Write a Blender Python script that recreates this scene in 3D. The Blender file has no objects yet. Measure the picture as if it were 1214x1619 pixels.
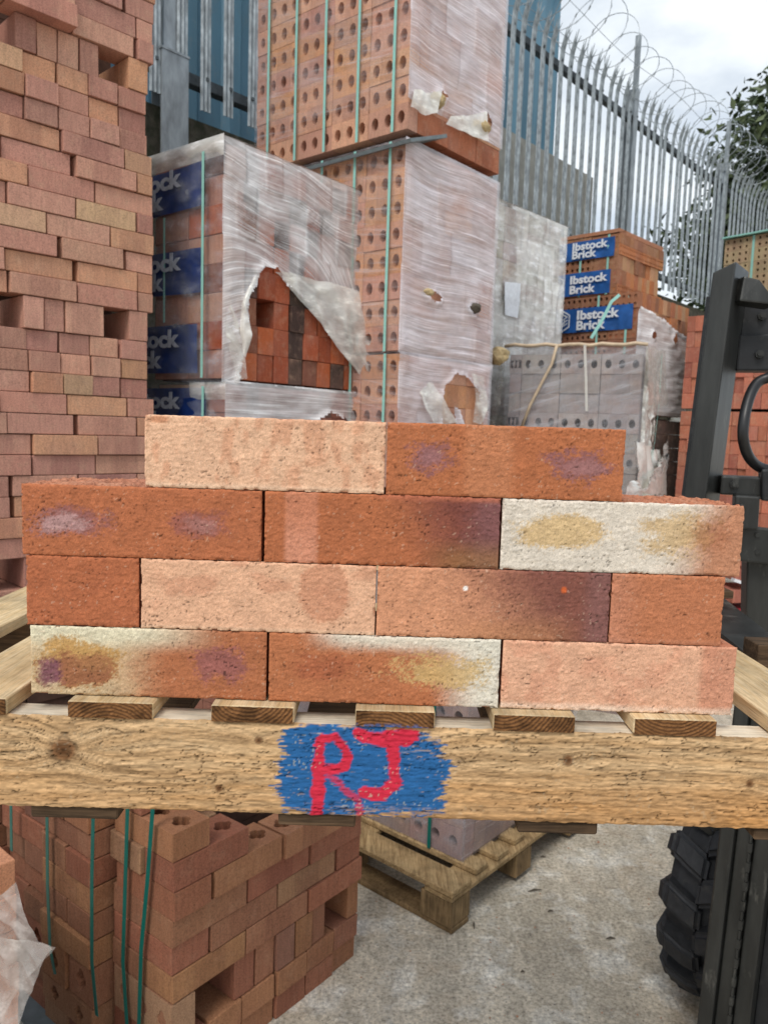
import bpy, bmesh, math, random
import numpy as np
from mathutils import Vector, Matrix
SC = bpy.context.scene
COL = SC.collection
RAD = math.radians
random.seed(7)
RNG = np.random.RandomState(11)

# ------------------------------------------------------------------ camera, world, sun, exposure
F_PX, PITCH, ROLL, EYE = 1226.0, 0.1035, 0.0316, 1.5
cp, sp, cr, sr = math.cos(PITCH), math.sin(PITCH), math.cos(ROLL), math.sin(ROLL)
V_R = Vector((1, 0, 0)); V_F = Vector((0, cp, -sp)); V_U = Vector((0, sp, cp)); V_O = Vector((0, 0, EYE))
cam_d = bpy.data.cameras.new("camera")
cam_d.sensor_fit = 'VERTICAL'; cam_d.sensor_height = 36.0; cam_d.sensor_width = 27.0
cam_d.lens = 36.0 * F_PX / 1619.0
cam_d.clip_start = 0.02; cam_d.clip_end = 500
cam_d.dof.use_dof = True; cam_d.dof.focus_distance = 0.72; cam_d.dof.aperture_fstop = 16
cam = bpy.data.objects.new("camera", cam_d); COL.objects.link(cam)
xr, xu = (V_R * cr + V_U * sr), (V_U * cr - V_R * sr)      # image right / up after the roll
M = Matrix((xr, xu, -V_F)).transposed().to_4x4(); M.translation = V_O
cam.matrix_world = M
SC.camera = cam

SUN_EL, SUN_AZ = RAD(52), RAD(200)      # azimuth measured clockwise from +Y: behind the camera, to the left
world = bpy.data.worlds.new("World"); SC.world = world; world.use_nodes = True
wn = world.node_tree; wn.nodes.clear()
def WN(t, **k):
    n = wn.nodes.new(t)
    for a, b in k.items(): setattr(n, a, b)
    return n
w_out = WN('ShaderNodeOutputWorld'); w_bg = WN('ShaderNodeBackground'); w_bg.inputs['Strength'].default_value = 0.12
w_sky = WN('ShaderNodeTexSky', sky_type='NISHITA'); w_sky.sun_disc = False
w_sky.sun_elevation = SUN_EL; w_sky.sun_rotation = SUN_AZ; w_sky.air_density = 1.0; w_sky.dust_density = 2.0
w_tc = WN('ShaderNodeTexCoord'); w_mp = WN('ShaderNodeMapping'); w_mp.inputs['Scale'].default_value = (1.0, 1.0, 2.2)
w_n = WN('ShaderNodeTexNoise'); w_n.inputs['Scale'].default_value = 2.6; w_n.inputs['Detail'].default_value = 7; w_n.inputs['Roughness'].default_value = .55
w_r = WN('ShaderNodeValToRGB'); e = w_r.color_ramp.elements
e[0].position = .34; e[0].color = (.30, .30, .30, 1); e[1].position = .58; e[1].color = (1, 1, 1, 1)
w_n2 = WN('ShaderNodeTexNoise'); w_n2.inputs['Scale'].default_value = 1.7; w_n2.inputs['Detail'].default_value = 5
w_r2 = WN('ShaderNodeValToRGB'); e = w_r2.color_ramp.elements
e[0].position = .35; e[0].color = (6.0, 6.6, 7.1, 1); e[1].position = .65; e[1].color = (7.4, 7.8, 8.1, 1)
w_mx = WN('ShaderNodeMix', data_type='RGBA')
L = wn.links.new
L(w_tc.outputs['Generated'], w_mp.inputs['Vector']); L(w_mp.outputs[0], w_n.inputs['Vector']); L(w_mp.outputs[0], w_n2.inputs['Vector'])
L(w_n.outputs['Fac'], w_r.inputs['Fac']); L(w_n2.outputs['Fac'], w_r2.inputs['Fac'])
L(w_r.outputs['Color'], w_mx.inputs[0]); L(w_sky.outputs[0], w_mx.inputs[6]); L(w_r2.outputs['Color'], w_mx.inputs[7])
L(w_mx.outputs[2], w_bg.inputs['Color']); L(w_bg.outputs[0], w_out.inputs['Surface'])
sun_d = bpy.data.lights.new("sun", 'SUN'); sun_d.energy = 1.5; sun_d.angle = RAD(18); sun_d.color = (1, .96, .9)
sun = bpy.data.objects.new("sun", sun_d); COL.objects.link(sun)
sdir = Vector((math.sin(SUN_AZ) * math.cos(SUN_EL), math.cos(SUN_AZ) * math.cos(SUN_EL), math.sin(SUN_EL)))
sun.rotation_euler = (-sdir).to_track_quat('-Z', 'Y').to_euler(); sun.location = (0, -3, 6)
SC.view_settings.view_transform = 'Standard'; SC.view_settings.look = 'None'
SC.view_settings.exposure = 0.22; SC.view_settings.gamma = 1
SC.cycles.max_bounces = 8; SC.cycles.transparent_max_bounces = 16; SC.cycles.use_denoising = True

# ------------------------------------------------------------------ helpers
def ray(px, py):
    a = (px - 607) / F_PX; b = (809.5 - py) / F_PX
    return V_F + V_R * (a * cr - b * sr) + V_U * (a * sr + b * cr)
def atY(px, py, Y):
    d = ray(px, py); return V_O + d * (Y / d.y)
def atZ(px, py, z):
    d = ray(px, py); return V_O + d * ((z - EYE) / d.z)
def pix(P):
    d = Vector(P) - V_O; w = d.dot(V_F)
    if w < .05: return (1e5, 1e5)
    x = d.dot(V_R) / w; y = d.dot(V_U) / w
    return 607 + F_PX * (x * cr + y * sr), 809.5 - F_PX * (-x * sr + y * cr)
def inframe(P, m=60):
    x, y = pix(P); return -m < x < 1214 + m and -m < y < 1619 + m
def lin(c):
    return tuple(((v / 255.) / 12.92 if v <= 10 else (((v / 255.) + .055) / 1.055) ** 2.4) for v in c)
def linf(c): return np.array(lin(c))

def hash2(i, j, s):
    n = (i * 374761393 + j * 668265263 + s * 1442695041) & 0xffffffff
    n = ((n ^ (n >> 13)) * 1274126177) & 0xffffffff
    return ((n ^ (n >> 16)) & 0xffff) / 65535.0
def vnoise(x, y, s=0):
    x = np.asarray(x, float); y = np.asarray(y, float)
    i = np.floor(x).astype(np.int64); j = np.floor(y).astype(np.int64); fx = x - i; fy = y - j
    fx = fx * fx * (3 - 2 * fx); fy = fy * fy * (3 - 2 * fy)
    a = hash2(i, j, s); b = hash2(i + 1, j, s); c = hash2(i, j + 1, s); d = hash2(i + 1, j + 1, s)
    return (a * (1 - fx) + b * fx) * (1 - fy) + (c * (1 - fx) + d * fx) * fy
def fbm(x, y, s=0, o=4, g=.5):
    r = 0; a = 1; t = 0
    for k in range(o):
        r = r + a * vnoise(x * 2 ** k, y * 2 ** k, s + k * 17); t += a; a *= g
    return r / t
def sstep(a, b, x):
    t = np.clip((x - a) / (b - a), 0, 1); return t * t * (3 - 2 * t)

class MB:
    def __init__(s): s.v = []; s.f = []; s.m = []
    def add(s, vs, fs, mi=0):
        o = len(s.v); s.v += [tuple(v) for v in vs]; s.f += [tuple(o + i for i in f) for f in fs]; s.m += [mi] * len(fs)
    def box(s, c, d, R=None, mi=0, taper=None):
        c = Vector(c); hx, hy, hz = d[0] / 2, d[1] / 2, d[2] / 2
        vs = []
        for z in (-1, 1):
            for y in (-1, 1):
                for x in (-1, 1):
                    k = (taper if (taper and z > 0) else 1)
                    p = Vector((x * hx * k, y * hy * k, z * hz)); vs.append(c + (R @ p if R else p))
        s.add(vs, [(0, 2, 3, 1), (4, 5, 7, 6), (0, 1, 5, 4), (2, 6, 7, 3), (0, 4, 6, 2), (1, 3, 7, 5)], mi)
    def hexa(s, bottom, top, mi=0):
        s.add(list(bottom) + list(top), [(3, 2, 1, 0), (4, 5, 6, 7), (0, 1, 5, 4), (1, 2, 6, 5), (2, 3, 7, 6), (3, 0, 4, 7)], mi)
    def tube(s, pts, r, n=8, mi=0, cap=True, rr=None):
        pts = [Vector(p) for p in pts]; o = len(s.v); N = len(pts); prev = None
        for i, p in enumerate(pts):
            t = (pts[min(i + 1, N - 1)] - pts[max(i - 1, 0)]).normalized()
            if prev is None:
                a = t.orthogonal().normalized()
            else:
                a = (prev - t * prev.dot(t)).normalized()
            prev = a; b = t.cross(a); q = rr[i] if rr else r
            for k in range(n):
                w = 2 * math.pi * k / n; s.v.append(tuple(p + (a * math.cos(w) + b * math.sin(w)) * q))
        for i in range(N - 1):
            for k in range(n):
                k2 = (k + 1) % n
                s.f.append((o + i * n + k, o + i * n + k2, o + (i + 1) * n + k2, o + (i + 1) * n + k)); s.m.append(mi)
        if cap:
            s.f.append(tuple(o + k for k in range(n))[::-1]); s.m.append(mi)
            s.f.append(tuple(o + (N - 1) * n + k for k in range(n))); s.m.append(mi)
    def ribbon(s, pts, wid, th, nrm, mi=0):
        """flat band through pts; wid across, th thick along nrm"""
        pts = [Vector(p) for p in pts]; o = len(s.v); N = len(pts); nrm = Vector(nrm).normalized()
        for i, p in enumerate(pts):
            t = (pts[min(i + 1, N - 1)] - pts[max(i - 1, 0)]).normalized(); a = t.cross(nrm).normalized()
            for q in ((-1, 0), (1, 0), (1, 1), (-1, 1)):
                s.v.append(tuple(p + a * q[0] * wid / 2 + nrm * q[1] * th))
        for i in range(N - 1):
            for k in range(4):
                k2 = (k + 1) % 4
                s.f.append((o + i * 4 + k, o + i * 4 + k2, o + (i + 1) * 4 + k2, o + (i + 1) * 4 + k)); s.m.append(mi)
        s.f.append((o, o + 1, o + 2, o + 3)); s.m.append(mi)
        e = o + (N - 1) * 4; s.f.append((e + 3, e + 2, e + 1, e)); s.m.append(mi)
    def mesh(s, name, smooth=False):
        me = bpy.data.meshes.new(name); me.from_pydata(s.v, [], s.f)
        if max(s.m or [0]) > 0: me.polygons.foreach_set('material_index', s.m)
        if smooth: me.polygons.foreach_set('use_smooth', [True] * len(me.polygons))
        me.update(); return me
def link(name, me, mats=None, parent=None, loc=None, rz=None, color=None):
    o = bpy.data.objects.new(name, me); COL.objects.link(o)
    if mats is not None and me is not None and len(me.materials) == 0:
        for m in (mats if isinstance(mats, (list, tuple)) else [mats]): me.materials.append(m)
    if parent is not None: o.parent = parent
    if loc is not None: o.location = loc
    if rz is not None: o.rotation_euler = (0, 0, rz)
    if color is not None: o.color = (*color[:3], 1)
    return o
def tag(o, label, cat=None, group=None, kind=None):
    if label: o['label'] = label
    if cat: o['category'] = cat
    if group: o['group'] = group
    if kind: o['kind'] = kind
    return o
def thing(name, label, cat, loc=(0, 0, 0), group=None):
    o = bpy.data.objects.new(name, None); COL.objects.link(o); o.location = loc; o.empty_display_size = .1
    return tag(o, label, cat, group)
def part(name, mb, mat, parent, smooth=False, origin=None, color=None):
    """mesh in world coordinates, parented to a thing whose location is a pure offset"""
    off = Vector(parent.location) if parent else Vector((0, 0, 0))
    if parent and parent.parent: off = off + Vector(parent.parent.location)
    me = mb.mesh(name, smooth); me.transform(Matrix.Translation(-off))
    return link(name, me, mat, parent, color=color)
def bevel(me, w, seg=1):
    bm = bmesh.new(); bm.from_mesh(me)
    bmesh.ops.bevel(bm, geom=bm.edges[:], offset=w, segments=seg, affect='EDGES', profile=.6)
    bm.to_mesh(me); bm.free(); return me

# ------------------------------------------------------------------ materials
def newmat(name):
    m = bpy.data.materials.new(name); m.use_nodes = True; nt = m.node_tree; nt.nodes.clear()
    out = nt.nodes.new('ShaderNodeOutputMaterial'); b = nt.nodes.new('ShaderNodeBsdfPrincipled')
    nt.links.new(b.outputs[0], out.inputs[0]); return m, nt, b, out
def N(nt, t, **k):
    n = nt.nodes.new(t)
    for a, b in k.items():
        if a in n.inputs: n.inputs[a].default_value = b
        else: setattr(n, a, b)
    return n
def coords(nt, scale=(1, 1, 1), kind='Object', rnd=False, uv=False):
    tc = N(nt, 'ShaderNodeTexCoord'); mp = N(nt, 'ShaderNodeMapping'); mp.inputs['Scale'].default_value = scale
    nt.links.new(tc.outputs['UV' if uv else kind], mp.inputs['Vector'])
    if rnd:
        oi = N(nt, 'ShaderNodeObjectInfo'); ml = N(nt, 'ShaderNodeMath', operation='MULTIPLY'); ml.inputs[1].default_value = 37.0
        nt.links.new(oi.outputs['Random'], ml.inputs[0])
        cb = N(nt, 'ShaderNodeCombineXYZ')
        for k in range(3): nt.links.new(ml.outputs[0], cb.inputs[k])
        nt.links.new(cb.outputs[0], mp.inputs['Location'])
    return mp.outputs[0]
def noise(nt, vec, scale, detail=4, rough=.55, dist=0):
    n = N(nt, 'ShaderNodeTexNoise'); n.inputs['Scale'].default_value = scale; n.inputs['Detail'].default_value = detail
    n.inputs['Roughness'].default_value = rough; n.inputs['Distortion'].default_value = dist
    nt.links.new(vec, n.inputs['Vector']); return n.outputs['Fac']
def ramp(nt, fac, stops, interp='LINEAR'):
    r = N(nt, 'ShaderNodeValToRGB'); r.color_ramp.interpolation = interp; el = r.color_ramp.elements
    while len(el) < len(stops): el.new(.5)
    for q, (p, c) in zip(el, stops):
        q.position = p; q.color = (*c, 1) if hasattr(c, '__len__') else (c, c, c, 1)
    nt.links.new(fac, r.inputs['Fac']); return r.outputs['Color']
def mix(nt, a, b, fac, bt='MIX'):
    m = N(nt, 'ShaderNodeMix', data_type='RGBA', blend_type=bt)
    for i, v in ((0, fac), (6, a), (7, b)):
        if isinstance(v, (float, int)): m.inputs[i].default_value = v
        elif isinstance(v, tuple): m.inputs[i].default_value = (*v, 1)
        else: nt.links.new(v, m.inputs[i])
    return m.outputs[2]
def bump(nt, b, h, strength=.5, dist=.002, prev=None):
    n = N(nt, 'ShaderNodeBump'); n.inputs['Strength'].default_value = strength; n.inputs['Distance'].default_value = dist
    nt.links.new(h, n.inputs['Height'])
    if prev is not None: nt.links.new(prev, n.inputs['Normal'])
    nt.links.new(n.outputs[0], b.inputs['Normal']); return n.outputs[0]

def mat_brick(name, rough=.92, pink=(.40, .21, .16), pk=.40, pale=.45):
    m, nt, b, out = newmat(name)
    oi = N(nt, 'ShaderNodeObjectInfo'); v = coords(nt, rnd=True)
    big = noise(nt, v, 9, 3, .5); c = mix(nt, oi.outputs['Color'], pink, ramp(nt, big, [(.45, 0.), (.75, pk)]))
    med = noise(nt, v, 28, 4, .6); c = mix(nt, c, (.55, .36, .24), ramp(nt, med, [(.52, 0.), (.8, pale)]))
    tcx = N(nt, 'ShaderNodeTexCoord'); sx = N(nt, 'ShaderNodeSeparateXYZ'); nt.links.new(tcx.outputs['Object'], sx.inputs[0])
    ab = N(nt, 'ShaderNodeMath', operation='ABSOLUTE'); nt.links.new(sx.outputs[0], ab.inputs[0])
    wv = N(nt, 'ShaderNodeMath', operation='MULTIPLY_ADD'); nt.links.new(big, wv.inputs[0]); wv.inputs[1].default_value = .03; nt.links.new(ab.outputs[0], wv.inputs[2])
    kb = ramp(nt, wv.outputs[0], [(.058, 1.), (.066, 0.)]); rk = ramp(nt, oi.outputs['Random'], [(.45, 0.), (.55, .5)])
    km = N(nt, 'ShaderNodeMath', operation='MULTIPLY'); nt.links.new(kb, km.inputs[0]); nt.links.new(rk, km.inputs[1])
    c = mix(nt, c, (.68, .62, .66), km.outputs[0], 'MULTIPLY')
    fine = noise(nt, v, 260, 3, .7); c = mix(nt, c, ramp(nt, fine, [(.3, .62), (.5, 1.), (.72, 1.22)]), 1.0, 'MULTIPLY')
    vs = coords(nt, (1, 1, .12), rnd=True); st = noise(nt, vs, 120, 2, .6)
    c = mix(nt, c, ramp(nt, st, [(.35, .86), (.6, 1.06)]), .7, 'MULTIPLY')
    nt.links.new(c, b.inputs['Base Color']); b.inputs['Roughness'].default_value = rough; b.inputs['Specular IOR Level'].default_value = .25
    p = bump(nt, b, noise(nt, v, 150, 5, .7), .55, .003); bump(nt, b, st, .25, .0015, p); return m
M_BRICK = mat_brick('fired_clay')
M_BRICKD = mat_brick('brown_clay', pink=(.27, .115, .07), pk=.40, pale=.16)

def mat_vcol(name, rough, spec, fine_scale, fine_amt, bstr, bdist, speck=None, stretch=(1, 1, 1)):
    m, nt, b, out = newmat(name)
    at = N(nt, 'ShaderNodeVertexColor', layer_name='Col'); v = coords(nt, stretch, rnd=False)
    f = noise(nt, v, fine_scale, 4, .75)
    c = mix(nt, at.outputs['Color'], ramp(nt, f, [(.28, 1 - fine_amt), (.5, 1.), (.75, 1 + fine_amt * .7)]), 1.0, 'MULTIPLY')
    if speck:
        vo = N(nt, 'ShaderNodeTexVoronoi'); vo.inputs['Scale'].default_value = speck[0]; nt.links.new(v, vo.inputs['Vector'])
        c = mix(nt, c, speck[1], ramp(nt, vo.outputs['Distance'], [(speck[2], .45), (speck[2] * 1.8, 0.)]))
    nt.links.new(c, b.inputs['Base Color']); b.inputs['Roughness'].default_value = rough; b.inputs['Specular IOR Level'].default_value = spec
    bump(nt, b, f, bstr, bdist); return m
M_FRONT = mat_vcol('faced_clay', .88, .3, 760, .34, .28, .0008, speck=(230, (.09, .06, .045), .07))
M_SAWN = mat_vcol('rough_sawn_wood', .9, .15, 420, .18, .6, .001, stretch=(.25, 1, 1))

def mat_wood(name, c1, c2, rough=.85, grain=90, ax=1):
    m, nt, b, out = newmat(name)
    sc = [1, 1, 1]; sc[ax] = .06; v = coords(nt, tuple(sc)); v2 = coords(nt)
    g = noise(nt, v, grain, 5, .65, 1.2); c = mix(nt, c1, c2, ramp(nt, g, [(.35, 0.), (.65, 1.)]))
    d = noise(nt, v2, 14, 4, .6); c = mix(nt, c, ramp(nt, d, [(.35, .6), (.6, 1.08)]), .85, 'MULTIPLY')
    g2 = noise(nt, v, grain * 4, 3, .7); c = mix(nt, c, ramp(nt, g2, [(.3, .68), (.55, 1.05)]), .9, 'MULTIPLY')
    nt.links.new(c, b.inputs['Base Color']); b.inputs['Roughness'].default_value = rough; b.inputs['Specular IOR Level'].default_value = .2
    bump(nt, b, g2, .6, .002); return m
M_SLAT = mat_wood('pale_pine', (.62, .43, .22), (.74, .58, .36))
M_SLATEND = mat_wood('weathered_end_grain', (.17, .10, .05), (.40, .26, .13), grain=120, ax=0)
M_DARKWOOD = mat_wood('dark_brown_wood', (.045, .028, .016), (.13, .08, .045), ax=0)  # plain dark tone for the bearers and bottom boards
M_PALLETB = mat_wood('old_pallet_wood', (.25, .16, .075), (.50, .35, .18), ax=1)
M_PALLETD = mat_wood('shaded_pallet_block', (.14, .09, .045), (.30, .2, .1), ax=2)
M_BEAMTOP = mat_wood('sawn_top', (.72, .6, .44), (.84, .75, .6), ax=0)

def mat_wrap(name, tint, lo, hi, sx=7, sz=110, rough=.28, bs=.9):
    m, nt, b, out = newmat(name)
    v = coords(nt, (sx, sz, 1), uv=True); st = noise(nt, v, 1.0, 4, .6, .06)
    v2 = coords(nt, (5, 9, 1), uv=True); bl = noise(nt, v2, 1.0, 4, .55, .4)
    at = N(nt, 'ShaderNodeVertexColor', layer_name='Col')
    s = ramp(nt, st, [(.44, 0.), (.53, .22), (.60, .5), (.66, 1.)])
    w = ramp(nt, bl, [(.36, 0.), (.66, 1.)])
    a = N(nt, 'ShaderNodeMath', operation='MULTIPLY_ADD'); nt.links.new(s, a.inputs[0]); a.inputs[1].default_value = (hi - lo) * .62; a.inputs[2].default_value = lo
    a2 = N(nt, 'ShaderNodeMath', operation='MULTIPLY_ADD'); nt.links.new(w, a2.inputs[0]); a2.inputs[1].default_value = (hi - lo) * .45; nt.links.new(a.outputs[0], a2.inputs[2])
    sepc = N(nt, 'ShaderNodeSeparateColor'); nt.links.new(at.outputs['Color'], sepc.inputs[0])
    a3 = N(nt, 'ShaderNodeMath', operation='ADD', use_clamp=True); nt.links.new(a2.outputs[0], a3.inputs[0]); nt.links.new(sepc.outputs[0], a3.inputs[1])
    a4 = N(nt, 'ShaderNodeMath', operation='MINIMUM'); nt.links.new(a3.outputs[0], a4.inputs[0]); a4.inputs[1].default_value = .97
    tr = N(nt, 'ShaderNodeBsdfTransparent'); mx = N(nt, 'ShaderNodeMixShader')
    c = mix(nt, tint, tuple(min(1, t * 1.18) for t in tint), s)  # streaks drawn paler, standing in for highlights on the creases
    nt.links.new(c, b.inputs['Base Color']); b.inputs['Roughness'].default_value = rough; b.inputs['Specular IOR Level'].default_value = .75
    bump(nt, b, st, bs, .006)
    nt.links.new(a4.outputs[0], mx.inputs[0]); nt.links.new(tr.outputs[0], mx.inputs[1]); nt.links.new(b.outputs[0], mx.inputs[2])
    nt.links.new(mx.outputs[0], out.inputs[0]); return m
M_WRAP = mat_wrap('shrink_film', (.84, .77, .80), .28, .88, 2.6, 170, .18, .6)
M_WRAPB = mat_wrap('creased_film', (.90, .87, .87), .24, .95, 3.0, 150, .17, .6)
M_WRAPCLEAR = mat_wrap('clear_film', (.45, .47, .52), .06, .50, 9, 14)
M_WRAPC = mat_wrap('thin_film', (.66, .58, .58), .02, .42, 3, 60)
M_WRAPW = mat_wrap('milky_film', (.93, .93, .88), .38, .90, 10, 30, .16, .5)
M_WRAPG = mat_wrap('grey_film', (.50, .50, .53), .14, .56, 3, 34, .12, .5)
M_CRUMP = mat_wrap('crumpled_film', (.84, .82, .76), .34, .92, 14, 30, .16, .35)
M_KFILM = mat_wrap('loose_clear_film', (.62, .58, .55), .10, .60, 22, 22, .15, .4)

def mat_plain(name, col, rough=.6, metal=0, spec=.5, var=.15, sc=30, bs=.15, stretch=(1, 1, 1), dirt=None):
    m, nt, b, out = newmat(name); v = coords(nt, stretch)
    f = noise(nt, v, sc, 5, .6); c = mix(nt, col, ramp(nt, f, [(.3, 1 - var), (.7, 1 + var)]), 1.0, 'MULTIPLY')
    if dirt:
        g = noise(nt, coords(nt, tuple(1 if k == 1 else k * 1.6 for k in stretch)), dirt[1] * 2.2, 8, .72); c = mix(nt, c, dirt[0], ramp(nt, g, [(dirt[2], 0.), (dirt[2] + .15, .85)]))
    nt.links.new(c, b.inputs['Base Color']); b.inputs['Roughness'].default_value = rough; b.inputs['Metallic'].default_value = metal
    b.inputs['Specular IOR Level'].default_value = spec
    bump(nt, b, f, bs, .003); return m
M_STRAPG = mat_plain('green_polyester', (.0, .13, .105), .35, var=.1)
M_STRAPT = mat_plain('pale_teal_strap', (.30, .60, .53), .4, var=.08)
M_LABEL = mat_plain('blue_print', (.010, .032, .15), .35, var=.3, sc=22)
M_LABELL = mat_plain('bright_blue_print', (.022, .105, .34), .4, var=.28, sc=16)
M_INK = mat_plain('white_print', (.75, .78, .82), .5, var=.12, sc=60)
M_INKD = mat_plain('faded_print', (.42, .45, .52), .5, var=.2, sc=60)
M_GALV = mat_plain('galvanised_steel', (.30, .33, .35), .5, .35, var=.3, sc=22, bs=.2, stretch=(1, 1, .35))
M_GALVP = mat_plain('galvanised_pale', (.27, .305, .325), .5, .2, var=.5, sc=30, bs=.3, stretch=(1, 1, .5))
M_GALVD = mat_plain('weathered_rail', (.10, .115, .125), .6, .3, var=.3, sc=30)
M_CLAD = mat_plain('blue_coated_sheet', (.10, .225, .315), .45, var=.22, sc=3, stretch=(1, 1, .3), dirt=((.16, .24, .28), 5, .55))
M_CONCW = mat_plain('mossy_concrete', (.085, .075, .055), .95, var=.5, sc=18, bs=.8, dirt=((.035, .04, .02), 6, .45))
M_CONCL = mat_plain('panel_concrete', (.36, .36, .33), .95, var=.2, sc=10, bs=.4)
M_STEEL = mat_plain('black_painted_steel', (.012, .013, .015), .5, .0, spec=.45, var=.35, sc=26, bs=.35, dirt=((.075, .075, .07), 9, .56))
M_STEELG = mat_plain('worn_steel', (.030, .031, .029), .42, .25, var=.45, sc=24, bs=.4, stretch=(1, 1, .22), dirt=((.19, .185, .165), 8, .57))
M_RUBBER = mat_plain('tyre_rubber', (.022, .023, .026), .62, spec=.35, var=.25, sc=50, bs=.3, dirt=((.05, .048, .044), 12, .55))
M_HOSE = mat_plain('black_hose', (.012, .012, .013), .4, var=.1)
M_RED = mat_plain('red_paint', (.35, .02, .03), .5)
M_CORE = mat_plain('gap_shade_clay', (.075, .035, .022), .95, var=.3, sc=30)  # clay of the inner bricks, darkened to put slot and gap shade into colour
M_SLIP = mat_plain('grey_slip_sheet', (.16, .19, .20), .5, var=.2)
M_CARD = mat_plain('cream_edge_tape', (.62, .48, .33), .6, var=.2)
M_FOAM = mat_plain('torn_paper', (.45, .34, .18), .8, var=.3, sc=60, bs=.8)
M_BARK = mat_plain('bark', (.09, .075, .055), .95, var=.3)
def mat_leaf():
    m, nt, b, out = newmat('leaves'); g = N(nt, 'ShaderNodeNewGeometry')
    c = ramp(nt, g.outputs['Random Per Island'], [(0., (.02, .035, .014)), (.5, (.045, .07, .025)), (1., (.10, .13, .05))])
    nt.links.new(c, b.inputs['Base Color']); b.inputs['Roughness'].default_value = .6; return m
M_LEAF = mat_leaf()
def mat_ground():
    m, nt, b, out = newmat('yard_concrete'); v = coords(nt)
    a = noise(nt, v, .9, 6, .6, .5); c = mix(nt, (.42, .365, .28), (.66, .59, .48), ramp(nt, a, [(.34, 0.), (.66, 1.)]))
    s = noise(nt, v, 3.2, 5, .65, 1.); c = mix(nt, c, (.42, .32, .215), ramp(nt, s, [(.52, 0.), (.70, .6)]))
    s2 = noise(nt, v, 7, 6, .7, .3); c = mix(nt, c, (.76, .73, .66), ramp(nt, s2, [(.50, 0.), (.66, .8)]))
    f = noise(nt, v, 90, 5, .75); c = mix(nt, c, ramp(nt, f, [(.3, .35), (.5, 1.), (.7, 1.5)]), .95, 'MULTIPLY'); f2 = noise(nt, v, 24, 5, .7, .6); c = mix(nt, c, ramp(nt, f2, [(.34, .72), (.5, 1.), (.68, 1.18)]), .8, 'MULTIPLY')
    vo = N(nt, 'ShaderNodeTexVoronoi'); vo.inputs['Scale'].default_value = 55; nt.links.new(v, vo.inputs['Vector'])
    c = mix(nt, c, (.7, .68, .64), ramp(nt, vo.outputs['Distance'], [(.05, .8), (.10, 0.)]))
    vo2 = N(nt, 'ShaderNodeTexVoronoi'); vo2.inputs['Scale'].default_value = 38; nt.links.new(coords(nt, (1.1, .9, 1)), vo2.inputs['Vector'])
    c = mix(nt, c, (.05, .045, .035), ramp(nt, vo2.outputs['Distance'], [(.05, .8), (.10, 0.)]))
    # tyre-worn streaks running away from the camera
    vv = coords(nt, (1.0, .16, 1)); k = noise(nt, vv, 11, 3, .6); c = mix(nt, c, ramp(nt, k, [(.4, .82), (.62, 1.1)]), .7, 'MULTIPLY')
    nt.links.new(c, b.inputs['Base Color']); b.inputs['Roughness'].default_value = .85; b.inputs['Specular IOR Level'].default_value = .3
    p = bump(nt, b, f, .8, .004); bump(nt, b, s2, .4, .01, p); return m
M_GROUND = mat_ground()

# ------------------------------------------------------------------ ground
mb = MB(); g = 60
mb.add([(-g, -g, 0), (g, -g, 0), (g, g, 0), (-g, g, 0)], [(0, 1, 2, 3)])
tag(part('ground', mb, M_GROUND, None), 'worn grey concrete yard floor with pale scuffs and brown stains', kind='structure')

# ------------------------------------------------------------------ brick meshes
def hole_pts(shape, cx, cz, rx, rz, n=16):
    out = []
    for k in range(n):
        a = 2 * math.pi * k / n
        if shape == 'square':
            c, s_ = math.cos(a), math.sin(a); q = 1 / max(abs(c), abs(s_)); out.append((cx + rx * c * q, cz + rz * s_ * q))
        elif shape == 'clover':
            q = .78 + .3 * abs(math.cos(2 * a)) ** .7; out.append((cx + rx * math.cos(a) * q, cz + rz * math.sin(a) * q))
        else: out.append((cx + rx * math.cos(a), cz + rz * math.sin(a)))
    return out
def plate_holes(w, h, nx, nz, shape, rx, rz, margin=0):
    """front plate triangulated as rings between cell rectangles and holes"""
    rings = []; cw = w / nx; ch = h / nz
    for i in range(nx):
        for j in range(nz):
            cx = -w / 2 + cw * (i + .5); cz = -h / 2 + ch * (j + .5)
            hp = hole_pts(shape, cx, cz, rx, rz); rp = []
            for k in range(16):
                a = 2 * math.pi * k / 16; c, s_ = math.cos(a), math.sin(a)
                # octant rule that always includes the rectangle corners at k=2,6,10,14
                if k % 4 == 2: rp.append((cx + math.copysign(cw / 2, c), cz + math.copysign(ch / 2, s_)))
                else:
                    q = 1 / max(abs(c), abs(s_)); rp.append((cx + cw / 2 * c * q, cz + ch / 2 * s_ * q))
            rings.append((rp, hp))
    return rings
_bm = {}
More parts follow.
